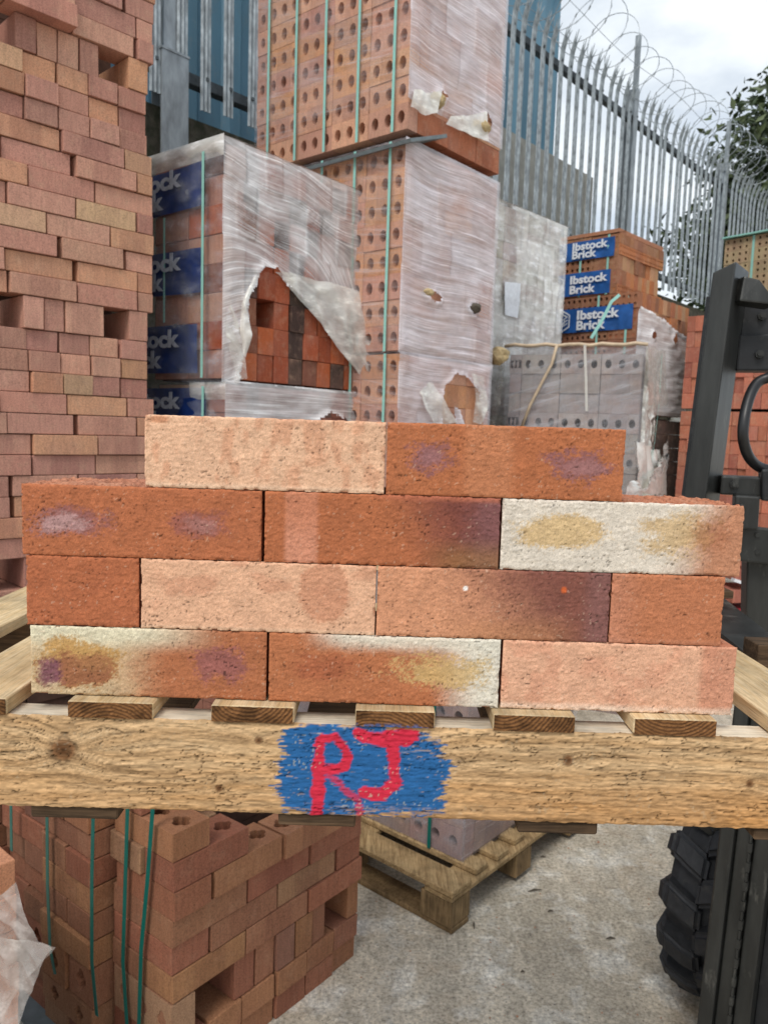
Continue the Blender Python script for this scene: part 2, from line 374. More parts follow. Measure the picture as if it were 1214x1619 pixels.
def brick_mesh(w, d, h, kind='plain', var=0, spec=None):
    """origin at centre; x along the face, y depth, z up"""
    key = (round(w, 3), round(d, 3), round(h, 3), kind, var, spec)
    if key in _bm: return _bm[key]
    rs = random.Random(hash(str(key)) & 0xffff)
    mb = MB()
    if kind == 'plain':
        mb.box((0, 0, 0), (w, d, h)); me = mb.mesh('brick')
        for v in me.vertices: v.co += Vector((rs.uniform(-1, 1), rs.uniform(-1, 1), rs.uniform(-.6, .6))) * .0012
        bevel(me, .0022, 2)
    else:
        nx, nz, shape, rx, rz = spec
        if kind == 'top': W_, H_, D_ = w, d, h
        else: W_, H_, D_ = w, h, d
        T = (lambda x, z, y: (x, z, -y)) if kind == 'top' else (lambda x, z, y: (x, y, z))
        for rp, hp in plate_holes(W_, H_, nx, nz, shape, rx, rz):
            for side in (-1, 1):
                y = side * D_ / 2; vs = [T(a, b, y) for a, b in rp] + [T(a, b, y) for a, b in hp]
                fs = [(k, (k + 1) % 16, 16 + (k + 1) % 16, 16 + k) for k in range(16)]
                if side > 0: fs = [f[::-1] for f in fs]
                mb.add(vs, fs)
            vs = [T(a, b, -D_ / 2) for a, b in hp] + [T(a, b, D_ / 2) for a, b in hp]
            mb.add(vs, [(k, (k + 1) % 16, 16 + (k + 1) % 16, 16 + k) for k in range(16)])
        # outer walls
        c4 = [(-W_ / 2, -H_ / 2), (W_ / 2, -H_ / 2), (W_ / 2, H_ / 2), (-W_ / 2, H_ / 2)]
        vs = [T(a, b, -D_ / 2) for a, b in c4] + [T(a, b, D_ / 2) for a, b in c4]
        mb.add(vs, [(k, (k + 1) % 4, 4 + (k + 1) % 4, 4 + k) for k in range(4)])
        me = mb.mesh('brick')
        bm = bmesh.new(); bm.from_mesh(me); bmesh.ops.remove_doubles(bm, verts=bm.verts[:], dist=1e-5)
        bmesh.ops.recalc_face_normals(bm, faces=bm.faces[:]); bm.to_mesh(me); bm.free()
    me.materials.append(M_BRICK); _bm[key] = me; return me

def face_pos(C, th, side, s, dep, z):
    """side 'r': face running away to the right from the near corner; 'l': away to the left; 'L': right-hand face measured back from its far corner"""
    si, co = math.sin(th), math.cos(th)
    if side == 'r': p = Vector((C[0] + s * si - dep * co, C[1] + s * co + dep * si, z))
    elif side == 'l': p = Vector((C[0] - s * co + dep * si, C[1] + s * si + dep * co, z))
    else: p = Vector((C[0] - s * si - dep * co, C[1] - s * co + dep * si, z))
    return p
def face_rot(th, side): return (-th) if side == 'l' else (math.pi / 2 - th)
def face_out(th, side):
    si, co = math.sin(th), math.cos(th)
    return Vector((-si, -co, 0)) if side == 'l' else Vector((co, -si, 0))
def put_brick(C, th, side, s0, s1, z0, h, dep0=0, d=.1025, kind='plain', spec=None, color=(.4, .2, .13), parent=None, jit=1.0, var=None, gap=.0015):
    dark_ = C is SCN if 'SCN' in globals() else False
    w = abs(s1 - s0) - gap
    me = brick_mesh(w - (.0015 if parent is None else 0), d, h - (.0026 if parent is None else .0012), kind, random.randint(0, 4) if var is None else var, spec)
    j = random.gauss(0, .0022) * jit
    p = face_pos(C, th, side, (s0 + s1) / 2, dep0 + d / 2 + j, z0 + h / 2 - (.0013 if parent is None else .0006))
    rz = face_rot(th, side) + random.gauss(0, .006) * jit
    if parent is not None: p = p - Vector(parent.location)
    o = link('brick', me, None, parent, p, rz, color)
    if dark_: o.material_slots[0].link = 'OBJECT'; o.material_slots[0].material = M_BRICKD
    return o
def vary(c, a=.12):
    k = 1 + random.uniform(-a, a); return tuple(max(0, v * k * (1 + random.uniform(-a, a) * .35)) for v in c)

ORD = ['zeroth', 'first', 'second', 'third', 'fourth', 'fifth', 'sixth', 'seventh', 'eighth', 'ninth', 'tenth', 'eleventh', 'twelfth', 'thirteenth', 'fourteenth', 'fifteenth',
       'sixteenth', 'seventeenth', 'eighteenth', 'nineteenth', 'twentieth', 'twenty-first', 'twenty-second', 'twenty-third', 'twenty-fourth', 'twenty-fifth', 'twenty-sixth',
       'twenty-seventh', 'twenty-eighth', 'twenty-ninth', 'thirtieth', 'thirty-first', 'thirty-second', 'thirty-third', 'thirty-fourth', 'thirty-fifth']

# ------------------------------------------------------------------ tall unwrapped brick stack on the left
LC, LT, LH = (-.8634, 2.8265), .7612, .0673
L_COLS = [('salmon', (.58, .31, .22), 34), ('pink-brown', (.50, .25, .185), 34), ('orange', (.58, .30, .18), 16), ('mauve', (.44, .22, .17), 8), ('buff', (.60, .37, .225), 5), ('grey-brown', (.36, .28, .215), 2)]
def pickcol(tab):
    t = sum(c[2] for c in tab); r = random.uniform(0, t)
    for n, c, w in tab:
        r -= w
        if r <= 0: return n, vary(c, .09)
    return tab[0][0], tab[0][1]
zh1 = 1.793                                   # foot of the middle row of upright bricks
rows = []                                     # (z, h, type)
z = zh1
zt = zh1 + .1035
rows.append((zh1, .1035, 'slot'))
for k in range(8): rows.append((zt, LH, 'str')); zt += LH
for k in range(3): rows.append((zt, LH, 'head')); zt += LH
rows.append((zt, .1035, 'slot')); zt += .1035
for k in range(6): rows.append((zt, LH, 'str')); zt += LH
zb = zh1
for k in range(3): zb -= LH; rows.append((zb, LH, 'head'))
for k in range(8): zb -= LH; rows.append((zb, LH, 'str'))
zb -= .1035; rows.append((zb, .1035, 'slot'))
for k in range(2): zb -= LH; rows.append((zb, LH, 'head'))
L_BOT = zb
rows.sort(key=lambda r: -r[0])
L_GROUP = 'bricks of the tall unwrapped stack on the left'
ci = 0
for (z, h, ty) in rows:
    segs = []
    if ty == 'str':
        s = -.022 + random.choice([0, 0, .004, -.006]); off = random.choice([.105, .215, .215, .06, .16])
        if off < .2: segs.append((s, s + off)); s += off + random.choice([.002, .003, .012])
        else: pass
        while s < .95:
            segs.append((s, s + .215)); s += .215 + random.choice([.002, .003, .003, .004, .014])
    elif ty == 'head':
        s = random.uniform(-.004, .006)
        while s < .95: segs.append((s, s + .1025)); s += .1045
    else:
        pat = [(0, .075), (.175, .24), (.242, .31), (.312, .378), (.38, .446), (.56, .625), (.63, .695), (.70, .765), (.77, .835)] if abs(z - zh1) > .01 else \
              [(0, .07), (.165, .30), (.302, .368), (.37, .436), (.53, .595), (.6, .665), (.67, .735), (.74, .8)]
        segs = pat
    shown = []
    for a, b in segs:
        P0 = face_pos(LC, LT, 'L', a, 0, z + h / 2); P1 = face_pos(LC, LT, 'L', b, 0, z + h / 2)
        if inframe(P0, 25) or inframe(P1, 25): shown.append((a, b))
    if not shown: continue
    ci += 1
    for i, (a, b) in enumerate(shown):
        nm, c = pickcol(L_COLS)
        dep = 0; d = .1025
        if ty != 'str': d = .215; dep = .004
        extra = 0
        if ty == 'str' and z > 2.74 and a > .16: extra = -.05 if z < 2.95 else -.02   # loose bricks jutting out at the top
        if ty == 'str' and zh1 + .6 < z < zh1 + .66: extra = -.012
        o = put_brick(LC, LT, 'L', a, b, z, h, dep + extra, d, color=c, jit=2.3)
        kind = {'str': 'long-side brick', 'head': 'end-on brick', 'slot': 'upright brick'}[ty]
        tag(o, f"{nm} {kind}, {ORD[i + 1]} from the right, {ORD[ci]} course down in tall left stack", 'brick', L_GROUP)
# inner bricks that fill the stack behind its face, and its hidden foot
mb = MB()
for (z, h, ty) in rows:
    R_ = Matrix.Rotation(face_rot(LT, 'L'), 3, 'Z')
    p = face_pos(LC, LT, 'L', .47, .56, z + h / 2)
    mb.box(p, (.9, .66 if ty != 'slot' else .3, h - .002), R_)
z = L_BOT
while z > .12:
    z -= .066
    for k in range(4):
        p = face_pos(LC, LT, 'L', .11 + k * .22, .45 + random.uniform(-.003, .003), z + .033); mb.box(p, (.214, .88, .0645), R_)
tag(part('stack_filling', mb, M_CORE, None), 'inner bricks of the tall left stack, coloured dark for shade in its slots', 'brick filling', kind='stuff')

# ------------------------------------------------------------------ strapped brick stack under the pallet, bottom left
SCN, ST, SH = (-.427, 1.572), .658, .066
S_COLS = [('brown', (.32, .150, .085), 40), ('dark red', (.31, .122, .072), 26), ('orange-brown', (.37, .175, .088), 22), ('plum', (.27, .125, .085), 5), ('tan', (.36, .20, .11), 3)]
S_GROUP = 'bricks of the strapped stack below the pallet'
zs = {9: 0.0, 8: .066, 7: .132}
for k in range(6, -1, -1): zs[k] = .2355 + (6 - k) * .066
R_rows = {
 1: [(0, .102, 'h')], 2: [(0, .215, 's')],
 3: [(0, .102, 'h'), (.111, .325, 's'), (.33, .543, 's'), (.546, .645, 's')],
 4: [(0, .217, 's'), (.22, .434, 's'), (.437, .645, 's')],
 5: [(0, .105, 'h'), (.108, .322, 's'), (.325, .54, 's'), (.545, .645, 's')],
 6: [(0, .215, 's'), (.218, .43, 's'), (.434, .65, 's')],
 7: [(0, .066, 'v'), (.185, .25, 'v'), (.252, .318, 'v'), (.32, .386, 'v'), (.388, .452, 'v'), (.454, .505, 'v'), (.60, .645, 'v')],
 8: [(0, .1, 'h'), (.104, .205, 'h'), (.208, .318, 'h'), (.322, .43, 'h'), (.433, .54, 'h'), (.543, .643, 'h')],
 9: [(0, .102, 'h'), (.104, .206, 'h'), (.21, .318, 'h'), (.321, .43, 'h'), (.432, .54, 'h'), (.543, .64, 'h')]}
for r_, segs in R_rows.items():
    h = .1035 if r_ == 7 else SH
    sh = {1: .002, 2: 0, 3: -.002, 4: .002, 5: .006, 6: .002, 7: .008, 8: .006, 9: .01}[r_]
    for i, (a, b, t) in enumerate(segs):
        nm, c = pickcol(S_COLS)
        if t == 'v': d = .215
        elif t == 'h': d = .215
        else: d = .1025
        kind, spec = 'plain', None
        if (r_ in (1, 2, 3)) and t != 'v' : kind, spec = 'top', ((1, 3, 'clover', .021, .023) if t == 'h' else (3, 1, 'clover', .023, .021))
        if r_ == 3 and b - a < .12: kind, spec = 'top', (1, 2, 'clover', .02, .022)
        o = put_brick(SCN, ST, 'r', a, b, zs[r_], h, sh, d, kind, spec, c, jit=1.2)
        tag(o, f"{nm} brick, {ORD[i + 1]} from front corner, {ORD[r_]} course down, right face of strapped stack", 'brick', S_GROUP)
# left face, in columns that step back and forth
cols = [(0, 0, .0), (.238, .455, -.048), (.46, .675, -.03), (.68, .895, -.055)]
for ki, (v0, v1, du) in enumerate(cols):
    for r_ in range(0, 10):
        h = .1035 if r_ == 7 else SH
        if ki == 0:
            t0 = {1: 'h', 2: 's', 3: 'h', 4: 's', 5: 'h', 6: 's', 7: 'v', 8: 'h', 9: 'h'}.get(r_)
            if r_ == 0: segs = [(.115, .225)]
            elif t0 == 's': segs = [(.1055, .228)]
            else: continue
        else:
            segs = [(v0, v1)] if (r_ + ki) % 2 else [(v0, v0 + .105), (v0 + .109, v1)]
        for i, (a, b) in enumerate(segs):
            nm, c = pickcol(S_COLS); kind, spec = 'plain', None
            if r_ == 7 and ki > 0: segs_ = 1; kind, spec = 'face', (2 if b - a > .15 else 1, 1, 'clover', .019, .026)
            if r_ == 8 and ki in (1, 3): kind, spec = 'face', (2 if b - a > .15 else 1, 1, 'clover', .017, .018)
            o = put_brick(SCN, ST, 'l', b, a, zs[r_], h, du + random.uniform(-.006, .006), .1025 if ki else .215, kind, spec, c, jit=1.6)
            where = ['beside the front corner', 'second column back', 'third column back', 'fourth column back'][ki]
            tag(o, f"{nm} brick, {where}{', nearer half,' if i == 0 and len(segs) > 1 else ''} {ORD[r_ + 1]} layer down, left face of strapped stack", 'brick', S_GROUP)
# on-edge corner bricks show their clover holes on the left face
for r_, (dz) in ((7, 0),):
    nm, c = pickcol(S_COLS)
    o = put_brick(SCN, ST, 'l', .217, .0, zs[7], .1035, -.003, .064, 'face', (3, 1, 'clover', .016, .024), (.36, .21, .125), jit=.5)
    tag(o, 'pale brown brick on edge showing three clover holes beside the green straps', 'brick', S_GROUP)
mb = MB(); R_ = Matrix.Rotation(face_rot(ST, 'r'), 3, 'Z')
for r_ in range(2, 10):
    h = .1035 if r_ == 7 else SH
    p = face_pos(SCN, ST, 'r', .355, .52, zs[r_] + h / 2)
    mb.box(p, (.40 if r_ > 2 else .3, .62, h - .003), R_)
tag(part('stack_filling', mb, M_CORE, None), 'inner bricks filling the strapped stack below the pallet, coloured dark for shade', 'brick filling', kind='stuff')
# green straps down its left face
so = face_out(ST, 'l')
def strap_pts(pxs, out):
    n = so; pl = Vector((SCN[0], SCN[1], 0)) + so * out; res = []
    for x, y in pxs:
        d = ray(x, y); t = (pl - V_O).dot(n) / d.dot(n); res.append(V_O + d * t)
    return res
straps = [([(18, 1245), (19, 1345)], .065, 'far left green strap running down the strapped brick stack'),
          ([(75, 1250), (76, 1400), (80, 1500), (88, 1540)], .065, 'second green strap from the left on the strapped brick stack'),
          ([(149, 1250), (146, 1390), (146, 1520), (154, 1606)], .06, 'third green strap, in the middle of the strapped stack side'),
          ([(204, 1225), (199, 1390), (195, 1520), (202, 1630)], .014, 'fourth green strap, left of the pair near the stack corner'),
          ([(246, 1225), (234, 1390), (224, 1500), (220, 1630)], .014, 'rightmost slanting green strap beside the front corner of the stack')]
for px_, out, lab in straps:
    pts = strap_pts(px_, out); mb = MB(); q = []
    for i in range(len(pts) - 1):
        for k in range(6): q.append(pts[i].lerp(pts[i + 1], k / 6))
    q.append(pts[-1]); mb.ribbon(q, .0125, .0012, so)
    o = part('packing_strap', mb, M_STRAPG, None); tag(o, lab, 'strap', 'green straps round the strapped brick stack')
# grey slip sheet under its left foot
mb = MB(); R_ = Matrix.Rotation(face_rot(ST, 'l'), 3, 'Z')
mb.box(face_pos(SCN, ST, 'l', .5, .03, .006), (.9, .24, .008), R_)
tag(part('slip_sheet', mb, M_SLIP, None), 'dark grey sheet under the left foot of the strapped stack', 'sheet')

# ------------------------------------------------------------------ film sheets
def inpoly(x, y, poly):
    x = np.asarray(x); y = np.asarray(y); r = np.zeros(x.shape, bool); n = len(poly)
    for i in range(n):
        x1, y1 = poly[i]; x2, y2 = poly[(i + 1) % n]
        c = ((y1 > y) != (y2 > y)) & (x < (x2 - x1) * (y - y1) / (y2 - y1 + 1e-12) + x1); r ^= c
    return r
def polydist(x, y, poly):
    d = np.full(np.shape(x), 9.)
    for i in range(len(poly)):
        a = np.array(poly[i]); b = np.array(poly[(i + 1) % len(poly)]); ab = b - a
        t = np.clip(((x - a[0]) * ab[0] + (y - a[1]) * ab[1]) / (ab @ ab + 1e-12), 0, 1)
        d = np.minimum(d, np.hypot(x - a[0] - t * ab[0], y - a[1] - t * ab[1]))
    return d
def grid_mesh(name, X, Y, Z, op, uvs=None, mask=None, mat=None, parent=None, colname='Col', rgb=None):
    """X,Y,Z arrays (m,n); op per vertex added opacity; mask of cells to drop"""
    m, n = X.shape; idx = np.arange(m * n).reshape(m, n)
    f = np.stack([idx[:-1, :-1], idx[:-1, 1:], idx[1:, 1:], idx[1:, :-1]], -1).reshape(-1, 4)
    if mask is not None: f = f[~mask[:-1, :-1].reshape(-1)]
    off = np.array(parent.location) if parent is not None else np.zeros(3)
    V = np.stack([X, Y, Z], -1).reshape(-1, 3) - off
    used = np.unique(f); remap = -np.ones(m * n, int); remap[used] = np.arange(len(used)); V = V[used]; f = remap[f]
    me = bpy.data.meshes.new(name); me.from_pydata(V.tolist(), [], f.tolist())
    ca = me.color_attributes.new(colname, 'FLOAT_COLOR', 'POINT')
    c = np.ones((len(used), 4))
    if rgb is not None: c[:, :3] = rgb.reshape(-1, 3)[used]
    else: c[:, :3] = np.asarray(op, float).reshape(-1)[used][:, None]
    ca.data.foreach_set('color', c.reshape(-1))
    if uvs is not None:
        ul = me.uv_layers.new(name='UVMap'); U = np.stack(uvs, -1).reshape(-1, 2)[used]
        ul.data.foreach_set('uv', U[f.reshape(-1)].reshape(-1))
    me.polygons.foreach_set('use_smooth', [True] * len(me.polygons)); me.update()
    return link(name, me, mat, parent)
def film(parent, C, th, side, s0, s1, z0, z1, mat, tears=(), amp=.006, out=.012, warp=None, extra=0, ds=.010, seed=1, name='shrink_film', crease=(4, 60), dark=None, cell=None):
    n = max(3, int(abs(s1 - s0) / ds)); m = max(3, int((z1 - z0) / ds))
    s = np.linspace(s0, s1, n)[None, :].repeat(m, 0); zz = np.linspace(z0, z1, m)[:, None].repeat(n, 1)
    w = warp(s, zz) if warp else zz
    rg = fbm(s * crease[0] + seed, w * crease[1], seed, 3); rg = 1 - np.abs(rg - .5) * 4
    big = fbm(s * 6 + seed, zz * 7, seed + 5, 3) - .5
    o = out + amp * rg + .02 * big; op = np.zeros_like(s) + extra; mask = np.zeros_like(s, bool)
    edge = np.minimum(np.minimum(s - s0, s1 - s), np.minimum(zz - z0, z1 - zz)); o = np.where(edge < .03, out * .6 + (o - out * .6) * np.clip(edge / .03, 0, 1), o)
    for poly in tears:
        jit = (fbm(s * 60, zz * 60, seed + 9, 2) - .5) * .03
        q = polydist(s, zz, poly) + jit * .5; ins = inpoly(s, zz, poly)
        mask |= ins & (q > .004) | (ins & (q > 0) & (jit > 0))
        k = np.exp(-(q / .014) ** 2); o = o + .012 * k * (.4 + 1.2 * fbm(s * 30, zz * 30, seed + 2, 2)); op = op + .22 * k
    if dark is not None: op = op + dark(s, zz)
    if cell:
        ci_ = np.floor(s / cell[0] + .5 * (np.floor(zz / cell[1]) % 2)).astype(np.int64); cj_ = np.floor(zz / cell[1]).astype(np.int64); hv = hash2(ci_, cj_, seed)
        op = op + (hv - .5) * cell[2]; o = o - (hv > .6) * .004
    si, co = math.sin(th), math.cos(th); fo = face_out(th, side)
    if side == 'l': X = C[0] - s * co; Y = C[1] + s * si
    elif side == 'r': X = C[0] + s * si; Y = C[1] + s * co
    else: X = C[0] - s * si; Y = C[1] - s * co
    return grid_mesh(name, X + fo.x * o, Y + fo.y * o, zz, op, (s, w), mask, mat, parent)
def film_top(parent, C, th, lu, lv, z, mat, sag=.01, name='shrink_film', extra=.1, seed=3):
    n = 50; u = np.linspace(-.012, lu, n)[None, :].repeat(n, 0); v = np.linspace(-.012, lv, n)[:, None].repeat(n, 1)
    si, co = math.sin(th), math.cos(th); X = C[0] + u * si - v * co; Y = C[1] + u * co + v * si
    Z = z + .012 * (fbm(u * 12, v * 12, seed, 3) - .3); return grid_mesh(name, X, Y, Z, np.zeros_like(u) + extra, (u, v), None, mat, parent)
def sheet(parent, A, B, n, m, crump, mat, name='torn_flap', seed=1, extra=.1, bulge=0, sc=26):
    """crumpled sheet ruled between two 3-D polylines"""
    def rs(P, n):
        P = [Vector(p) for p in P]; L_ = [0]
        for i in range(1, len(P)): L_.append(L_[-1] + (P[i] - P[i - 1]).length)
        out = []
        for k in range(n):
            t = L_[-1] * k / (n - 1); i = max(j for j in range(len(P)) if L_[j] <= t + 1e-9); i = min(i, len(P) - 2)
            q = (t - L_[i]) / max(1e-9, L_[i + 1] - L_[i]); out.append(P[i].lerp(P[i + 1], min(1, q)))
        return np.array([list(o) for o in out])
    a = rs(A, n); b = rs(B, n); t = np.linspace(0, 1, m)[:, None, None]; G = a[None] * (1 - t) + b[None] * t
    X, Y, Z = G[..., 0], G[..., 1], G[..., 2]
    x = X * sc; y = Z * sc
    d = (fbm(x * .8, y * .35, seed, 3, .5) - .5) * 1.5; rd = 1 - np.abs(fbm(x * .75 + .4 * y, y * .22, seed + 3, 2) - .5) * 5
    k = crump * (d * 1.4 + rd * .5) + bulge * np.sin(np.pi * np.linspace(0, 1, m))[:, None]
    return grid_mesh(name, X + d * crump * .6, Y - k, Z + (fbm(x + 9, y, seed + 7, 3) - .5) * crump, np.zeros_like(X) + extra + np.clip(rd, 0, 1) * .2, (X, Z), None, mat, parent)

# ------------------------------------------------------------------ lettering
def text_mesh(txt, size, bold=.0, ext=.0008, width=None):
    cu = bpy.data.curves.new('t', 'FONT'); cu.body = txt; cu.size = size; cu.offset = bold; cu.extrude = ext; cu.resolution_u = 3
    o = bpy.data.objects.new('t', cu); COL.objects.link(o)
    dg = bpy.context.evaluated_depsgraph_get(); me = bpy.data.meshes.new_from_object(o.evaluated_get(dg)); bpy.data.objects.remove(o); bpy.data.curves.remove(cu)
    me.name = 'lettering'; me.materials.clear()
    if width:
        w0 = max(v.co.x for v in me.vertices) - min(v.co.x for v in me.vertices); me.transform(Matrix.Diagonal((width / w0, 1, 1, 1)))
    return me
def banner(parent, C, th, v0, v1, z0, z1, out, tilt, txt_v, size, logo=True, mat=None, ink=None, txt_z=(.55, .12), crop=None, wav=.007, seed=1, lbl=None):
    """printed blue banner round the left face; v0 right end, v1 left end"""
    mat = mat or M_LABEL; ink = ink or M_INK
    fo = face_out(th, 'l'); si, co = math.sin(th), math.cos(th); n = 40; m = 8
    v = np.linspace(v0, v1, n)[None, :].repeat(m, 0); zz = np.linspace(0, 1, m)[:, None].repeat(n, 1)
    o_ = out + wav * (fbm(v * 9, zz * 2, seed, 2) - .5) * 2
    Z = z0 + (z1 - z0) * zz + (v - v0) * tilt
    b = grid_mesh('banner', C[0] - v * co + fo.x * o_, C[1] + v * si + fo.y * o_, Z, np.zeros_like(v), (v, zz), None, mat, parent)
    rot = Matrix(((co, 0, fo.x), (-si, 0, fo.y), (0, 1, 0))).to_4x4()
    off = Vector(parent.location)
    H = z1 - z0
    for i, (t, fz) in enumerate((('Ibstock', txt_z[0]), ('Brick', txt_z[1]))):
        me = text_mesh(t, size, size * .035, width=size * ((4.15, 2.95) if not logo else (3.75, 2.6))[i])
        me.transform(Matrix.Rotation(math.atan(-tilt), 4, 'Z'))
        p = Vector((C[0] - txt_v * co, C[1] + txt_v * si, z0 + H * fz + (txt_v - v0) * tilt)) + fo * (out + wav + .006)
        me.transform(Matrix.Translation(p) @ rot); me.transform(Matrix.Translation(-off))
        link('lettering', me, ink, b)
    if logo:
        mb = MB(); lv = txt_v + size * 1.5; S_ = size * .95
        pc = Vector((C[0] - lv * co, C[1] + lv * si, z0 + H * .5 + (lv - v0) * tilt)) + fo * (out + wav + .003)
        ax = Vector((co, -si, 0)); az = Vector((0, 0, 1))
        # woven cube mark: three chevron rings of an isometric cube
        for q, w_ in ((1.0, .085), (.72, .07), (.44, .06)):
            hexp = [(0, 1), (.87, .5), (.87, -.5), (0, -1), (-.87, -.5), (-.87, .5)]
            seq = hexp if q == 1 else (hexp[4:] + hexp[:2] if q == .72 else hexp[1:5])
            pts = [pc + ax * a * S_ * q + az * c_ * S_ * q for a, c_ in seq]
            if q == 1: pts = pts + [pts[0]]
            mb.ribbon(pts, S_ * w_ * 1.6, .001, fo)
        for k in (-.28, 0, .28): mb.ribbon([pc + ax * (-.7) * S_ + az * (.1 + k) * S_, pc + az * (-.32 + k) * S_, pc + ax * .7 * S_ + az * (.1 + k) * S_], S_ * .09, .001, fo)
        part_me = mb.mesh('logo'); part_me.transform(Matrix.Translation(-off)); link('logo', part_me, ink, b)
    return b

# ------------------------------------------------------------------ wrapped pack with blue banners and a torn film (middle left)
def strap_line(parent, C, th, side, s, z0, z1, out=.016, w=.013, mat=None, s_end=None):
    p0 = face_pos(C, th, side, s, 0, z0) + face_out(th, side) * out; p1 = face_pos(C, th, side, s if s_end is None else s_end, 0, z1) + face_out(th, side) * out
    mb = MB(); mb.ribbon([p0, p0.lerp(p1, .5), p1], w, .001, face_out(th, side)); return part('packing_strap', mb, mat or M_STRAPT, parent)
def pack_core(parent, C, th, lu, lv, z0, z1, dep=.1, mat=None):
    mb = MB(); p = face_pos(C, th, 'r', lu / 2, lv / 2, (z0 + z1) / 2); mb.box(p, (lu - 2 * dep, lv - 2 * dep, z1 - z0 - .004), Matrix.Rotation(face_rot(th, 'r'), 3, 'Z'))
    return part('inner_bricks', mb, mat or M_CORE, parent)
BC, BT = (-.618, 2.935), .6584
B_COLS = [('orange', (.50, .13, .05), 40), ('red', (.40, .10, .045), 30), ('dark', (.085, .055, .045), 22), ('brown', (.26, .10, .06), 12)]
def packB(z0, z1, label, torn, lu=.86, lv=.62, C=BC):
    t = thing('brick_pack', label, 'brick pack', (C[0], C[1], z0), 'film-wrapped brick packs with blue banners on the left')
    nr = max(1, int(round((z1 - z0) / .107))); h = (z1 - z0) / nr
    for r in range(nr):
        n = 10; w = lu / n
        for i in range(n):
            if torn and r == 2 and i == 2: continue
            nm, c = pickcol(B_COLS)
            if not torn: c = tuple(.5 * a + .5 * b for a, b in zip(c, (.32, .22, .2)))
            put_brick(C, BT, 'r', i * w + (.0 if r % 2 else .004), (i + 1) * w, z0 + r * h, h, random.uniform(0, .006), .2, color=c, parent=t, jit=1.4)
        for i in range(2):
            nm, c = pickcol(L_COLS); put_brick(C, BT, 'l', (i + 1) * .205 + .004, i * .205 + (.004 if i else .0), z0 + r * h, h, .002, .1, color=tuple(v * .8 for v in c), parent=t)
    pack_core(t, C, BT, lu, lv, z0, z1, .11)
    return t
B1 = packB(1.68, 2.525, 'film-wrapped brick pack with dark blue banners and a big torn hole showing orange bricks', True)
tear = [(.06, 1.66), (.08, 1.80), (.045, 1.86), (.10, 1.90), (.09, 1.98), (.14, 2.03), (.155, 2.095), (.19, 2.125), (.25, 2.12), (.30, 2.07), (.39, 2.03), (.49, 1.96), (.60, 1.88), (.70, 1.81), (.77, 1.75), (.80, 1.66)]
def warpB(s, z):
    t_ = sstep(2.32, 2.05, z); return z + .13 * s + t_ * np.maximum(s - .2, 0) * .32 + t_ * .4 * np.maximum(.16 - s, 0) + .012 * np.sin(s * 14 + z * 5)
film(B1, BC, BT, 'r', -.012, .875, 1.665, 2.545, M_WRAPB, [tear], .005, .014, warpB, .08, .007, 4, crease=(2.2, 60), cell=(.094, .2, .30), dark=lambda s, z: -.35 * np.exp(-((s - .25) / .10) ** 2 - ((z - 2.2) / .09) ** 2) - .25 * np.exp(-((s - .1) / .06) ** 2 - ((z - 2.25) / .05) ** 2))
film(B1, BC, BT, 'l', -.012, .66, 1.665, 2.545, M_WRAPCLEAR, [], .004, .022, None, -.05, .012, 9, crease=(8, 10))
film_top(B1, BC, BT, .875, .66, 2.545, M_WRAPB)
mb = MB(); fo = face_out(BT, 'l')   # folded milky collar along the top edges
for (side, L_) in (('l', .66),):
    pass
film(B1, BC, BT, 'l', -.014, .66, 2.475, 2.55, M_WRAPW, [], .004, .028, None, .0, .01, 12, name='film_collar')
for (v0, z0, z1, tl, tv) in ((.10, 2.315, 2.475, .02, .60), (.11, 2.0, 2.165, -.03, .60), (.13, 1.70, 1.885, -.02, .61)):
    banner(B1, BC, BT, v0, .64, z0, z1, .016, -tl * .6, tv, .092, False, ink=M_INKD, txt_z=(.55, .12), seed=int(z0 * 10))
strap_line(B1, BC, BT, 'l', .085, 1.68, 2.50, .03)
strap_line(B1, BC, BT, 'l', .33, 1.9, 2.30, .019, w=.01)
# loose bag of film hanging right of the hole
def Br(px, py, out):
    n = face_out(BT, 'r'); pl = Vector((BC[0], BC[1], 0)) + n * out; d = ray(px, py); return V_O + d * ((pl - V_O).dot(n) / d.dot(n))
sheet(B1, [Br(436, 428, .02), (Br(470, 470, .02)), Br(510, 515, .03), Br(545, 565, .04), Br(580, 606, .05)], [Br(572, 462, .03), Br(604, 492, .05), Br(632, 532, .10), Br(622, 556, .11), Br(592, 606, .07)], 60, 46, .014, M_CRUMP, seed=5, extra=-.06, bulge=.02)
sheet(B1, [Br(400, 440, .02), Br(382, 480, .02), Br(380, 520, .03), Br(384, 556, .03)], [Br(408, 434, .03), Br(390, 486, .05), Br(400, 530, .07), Br(388, 566, .04)], 50, 24, .012, M_CRUMP, seed=8, extra=.05, bulge=.012)
sheet(B1, [Br(356, 500, .015), Br(358, 530, .015), Br(366, 566, .02), Br(376, 600, .02)], [Br(366, 480, .02), Br(376, 505, .03), Br(386, 545, .03), Br(392, 598, .03)], 40, 30, .008, M_CRUMP, seed=12, extra=-.25)
B2C = (BC[0] + .012, BC[1] + .01)
B2 = packB(.80, 1.66, 'lower film-wrapped brick pack under the torn banner pack, mostly hidden by front bricks', False, C=B2C)
film(B2, B2C, BT, 'r', -.012, .835, .80, 1.672, M_WRAPB, [[(.42, 1.40), (.45, 1.52), (.55, 1.575), (.66, 1.55), (.74, 1.4)]], .007, .012, None, .1, .01, 14, crease=(3, 46))
film(B2, B2C, BT, 'l', -.012, .66, .80, 1.672, M_WRAPCLEAR, [], .004, .02, None, 0, .014, 15)
banner(B2, B2C, BT, .10, .64, 1.47, 1.645, .016, 0, .61, .088, False, ink=M_INKD, seed=4)
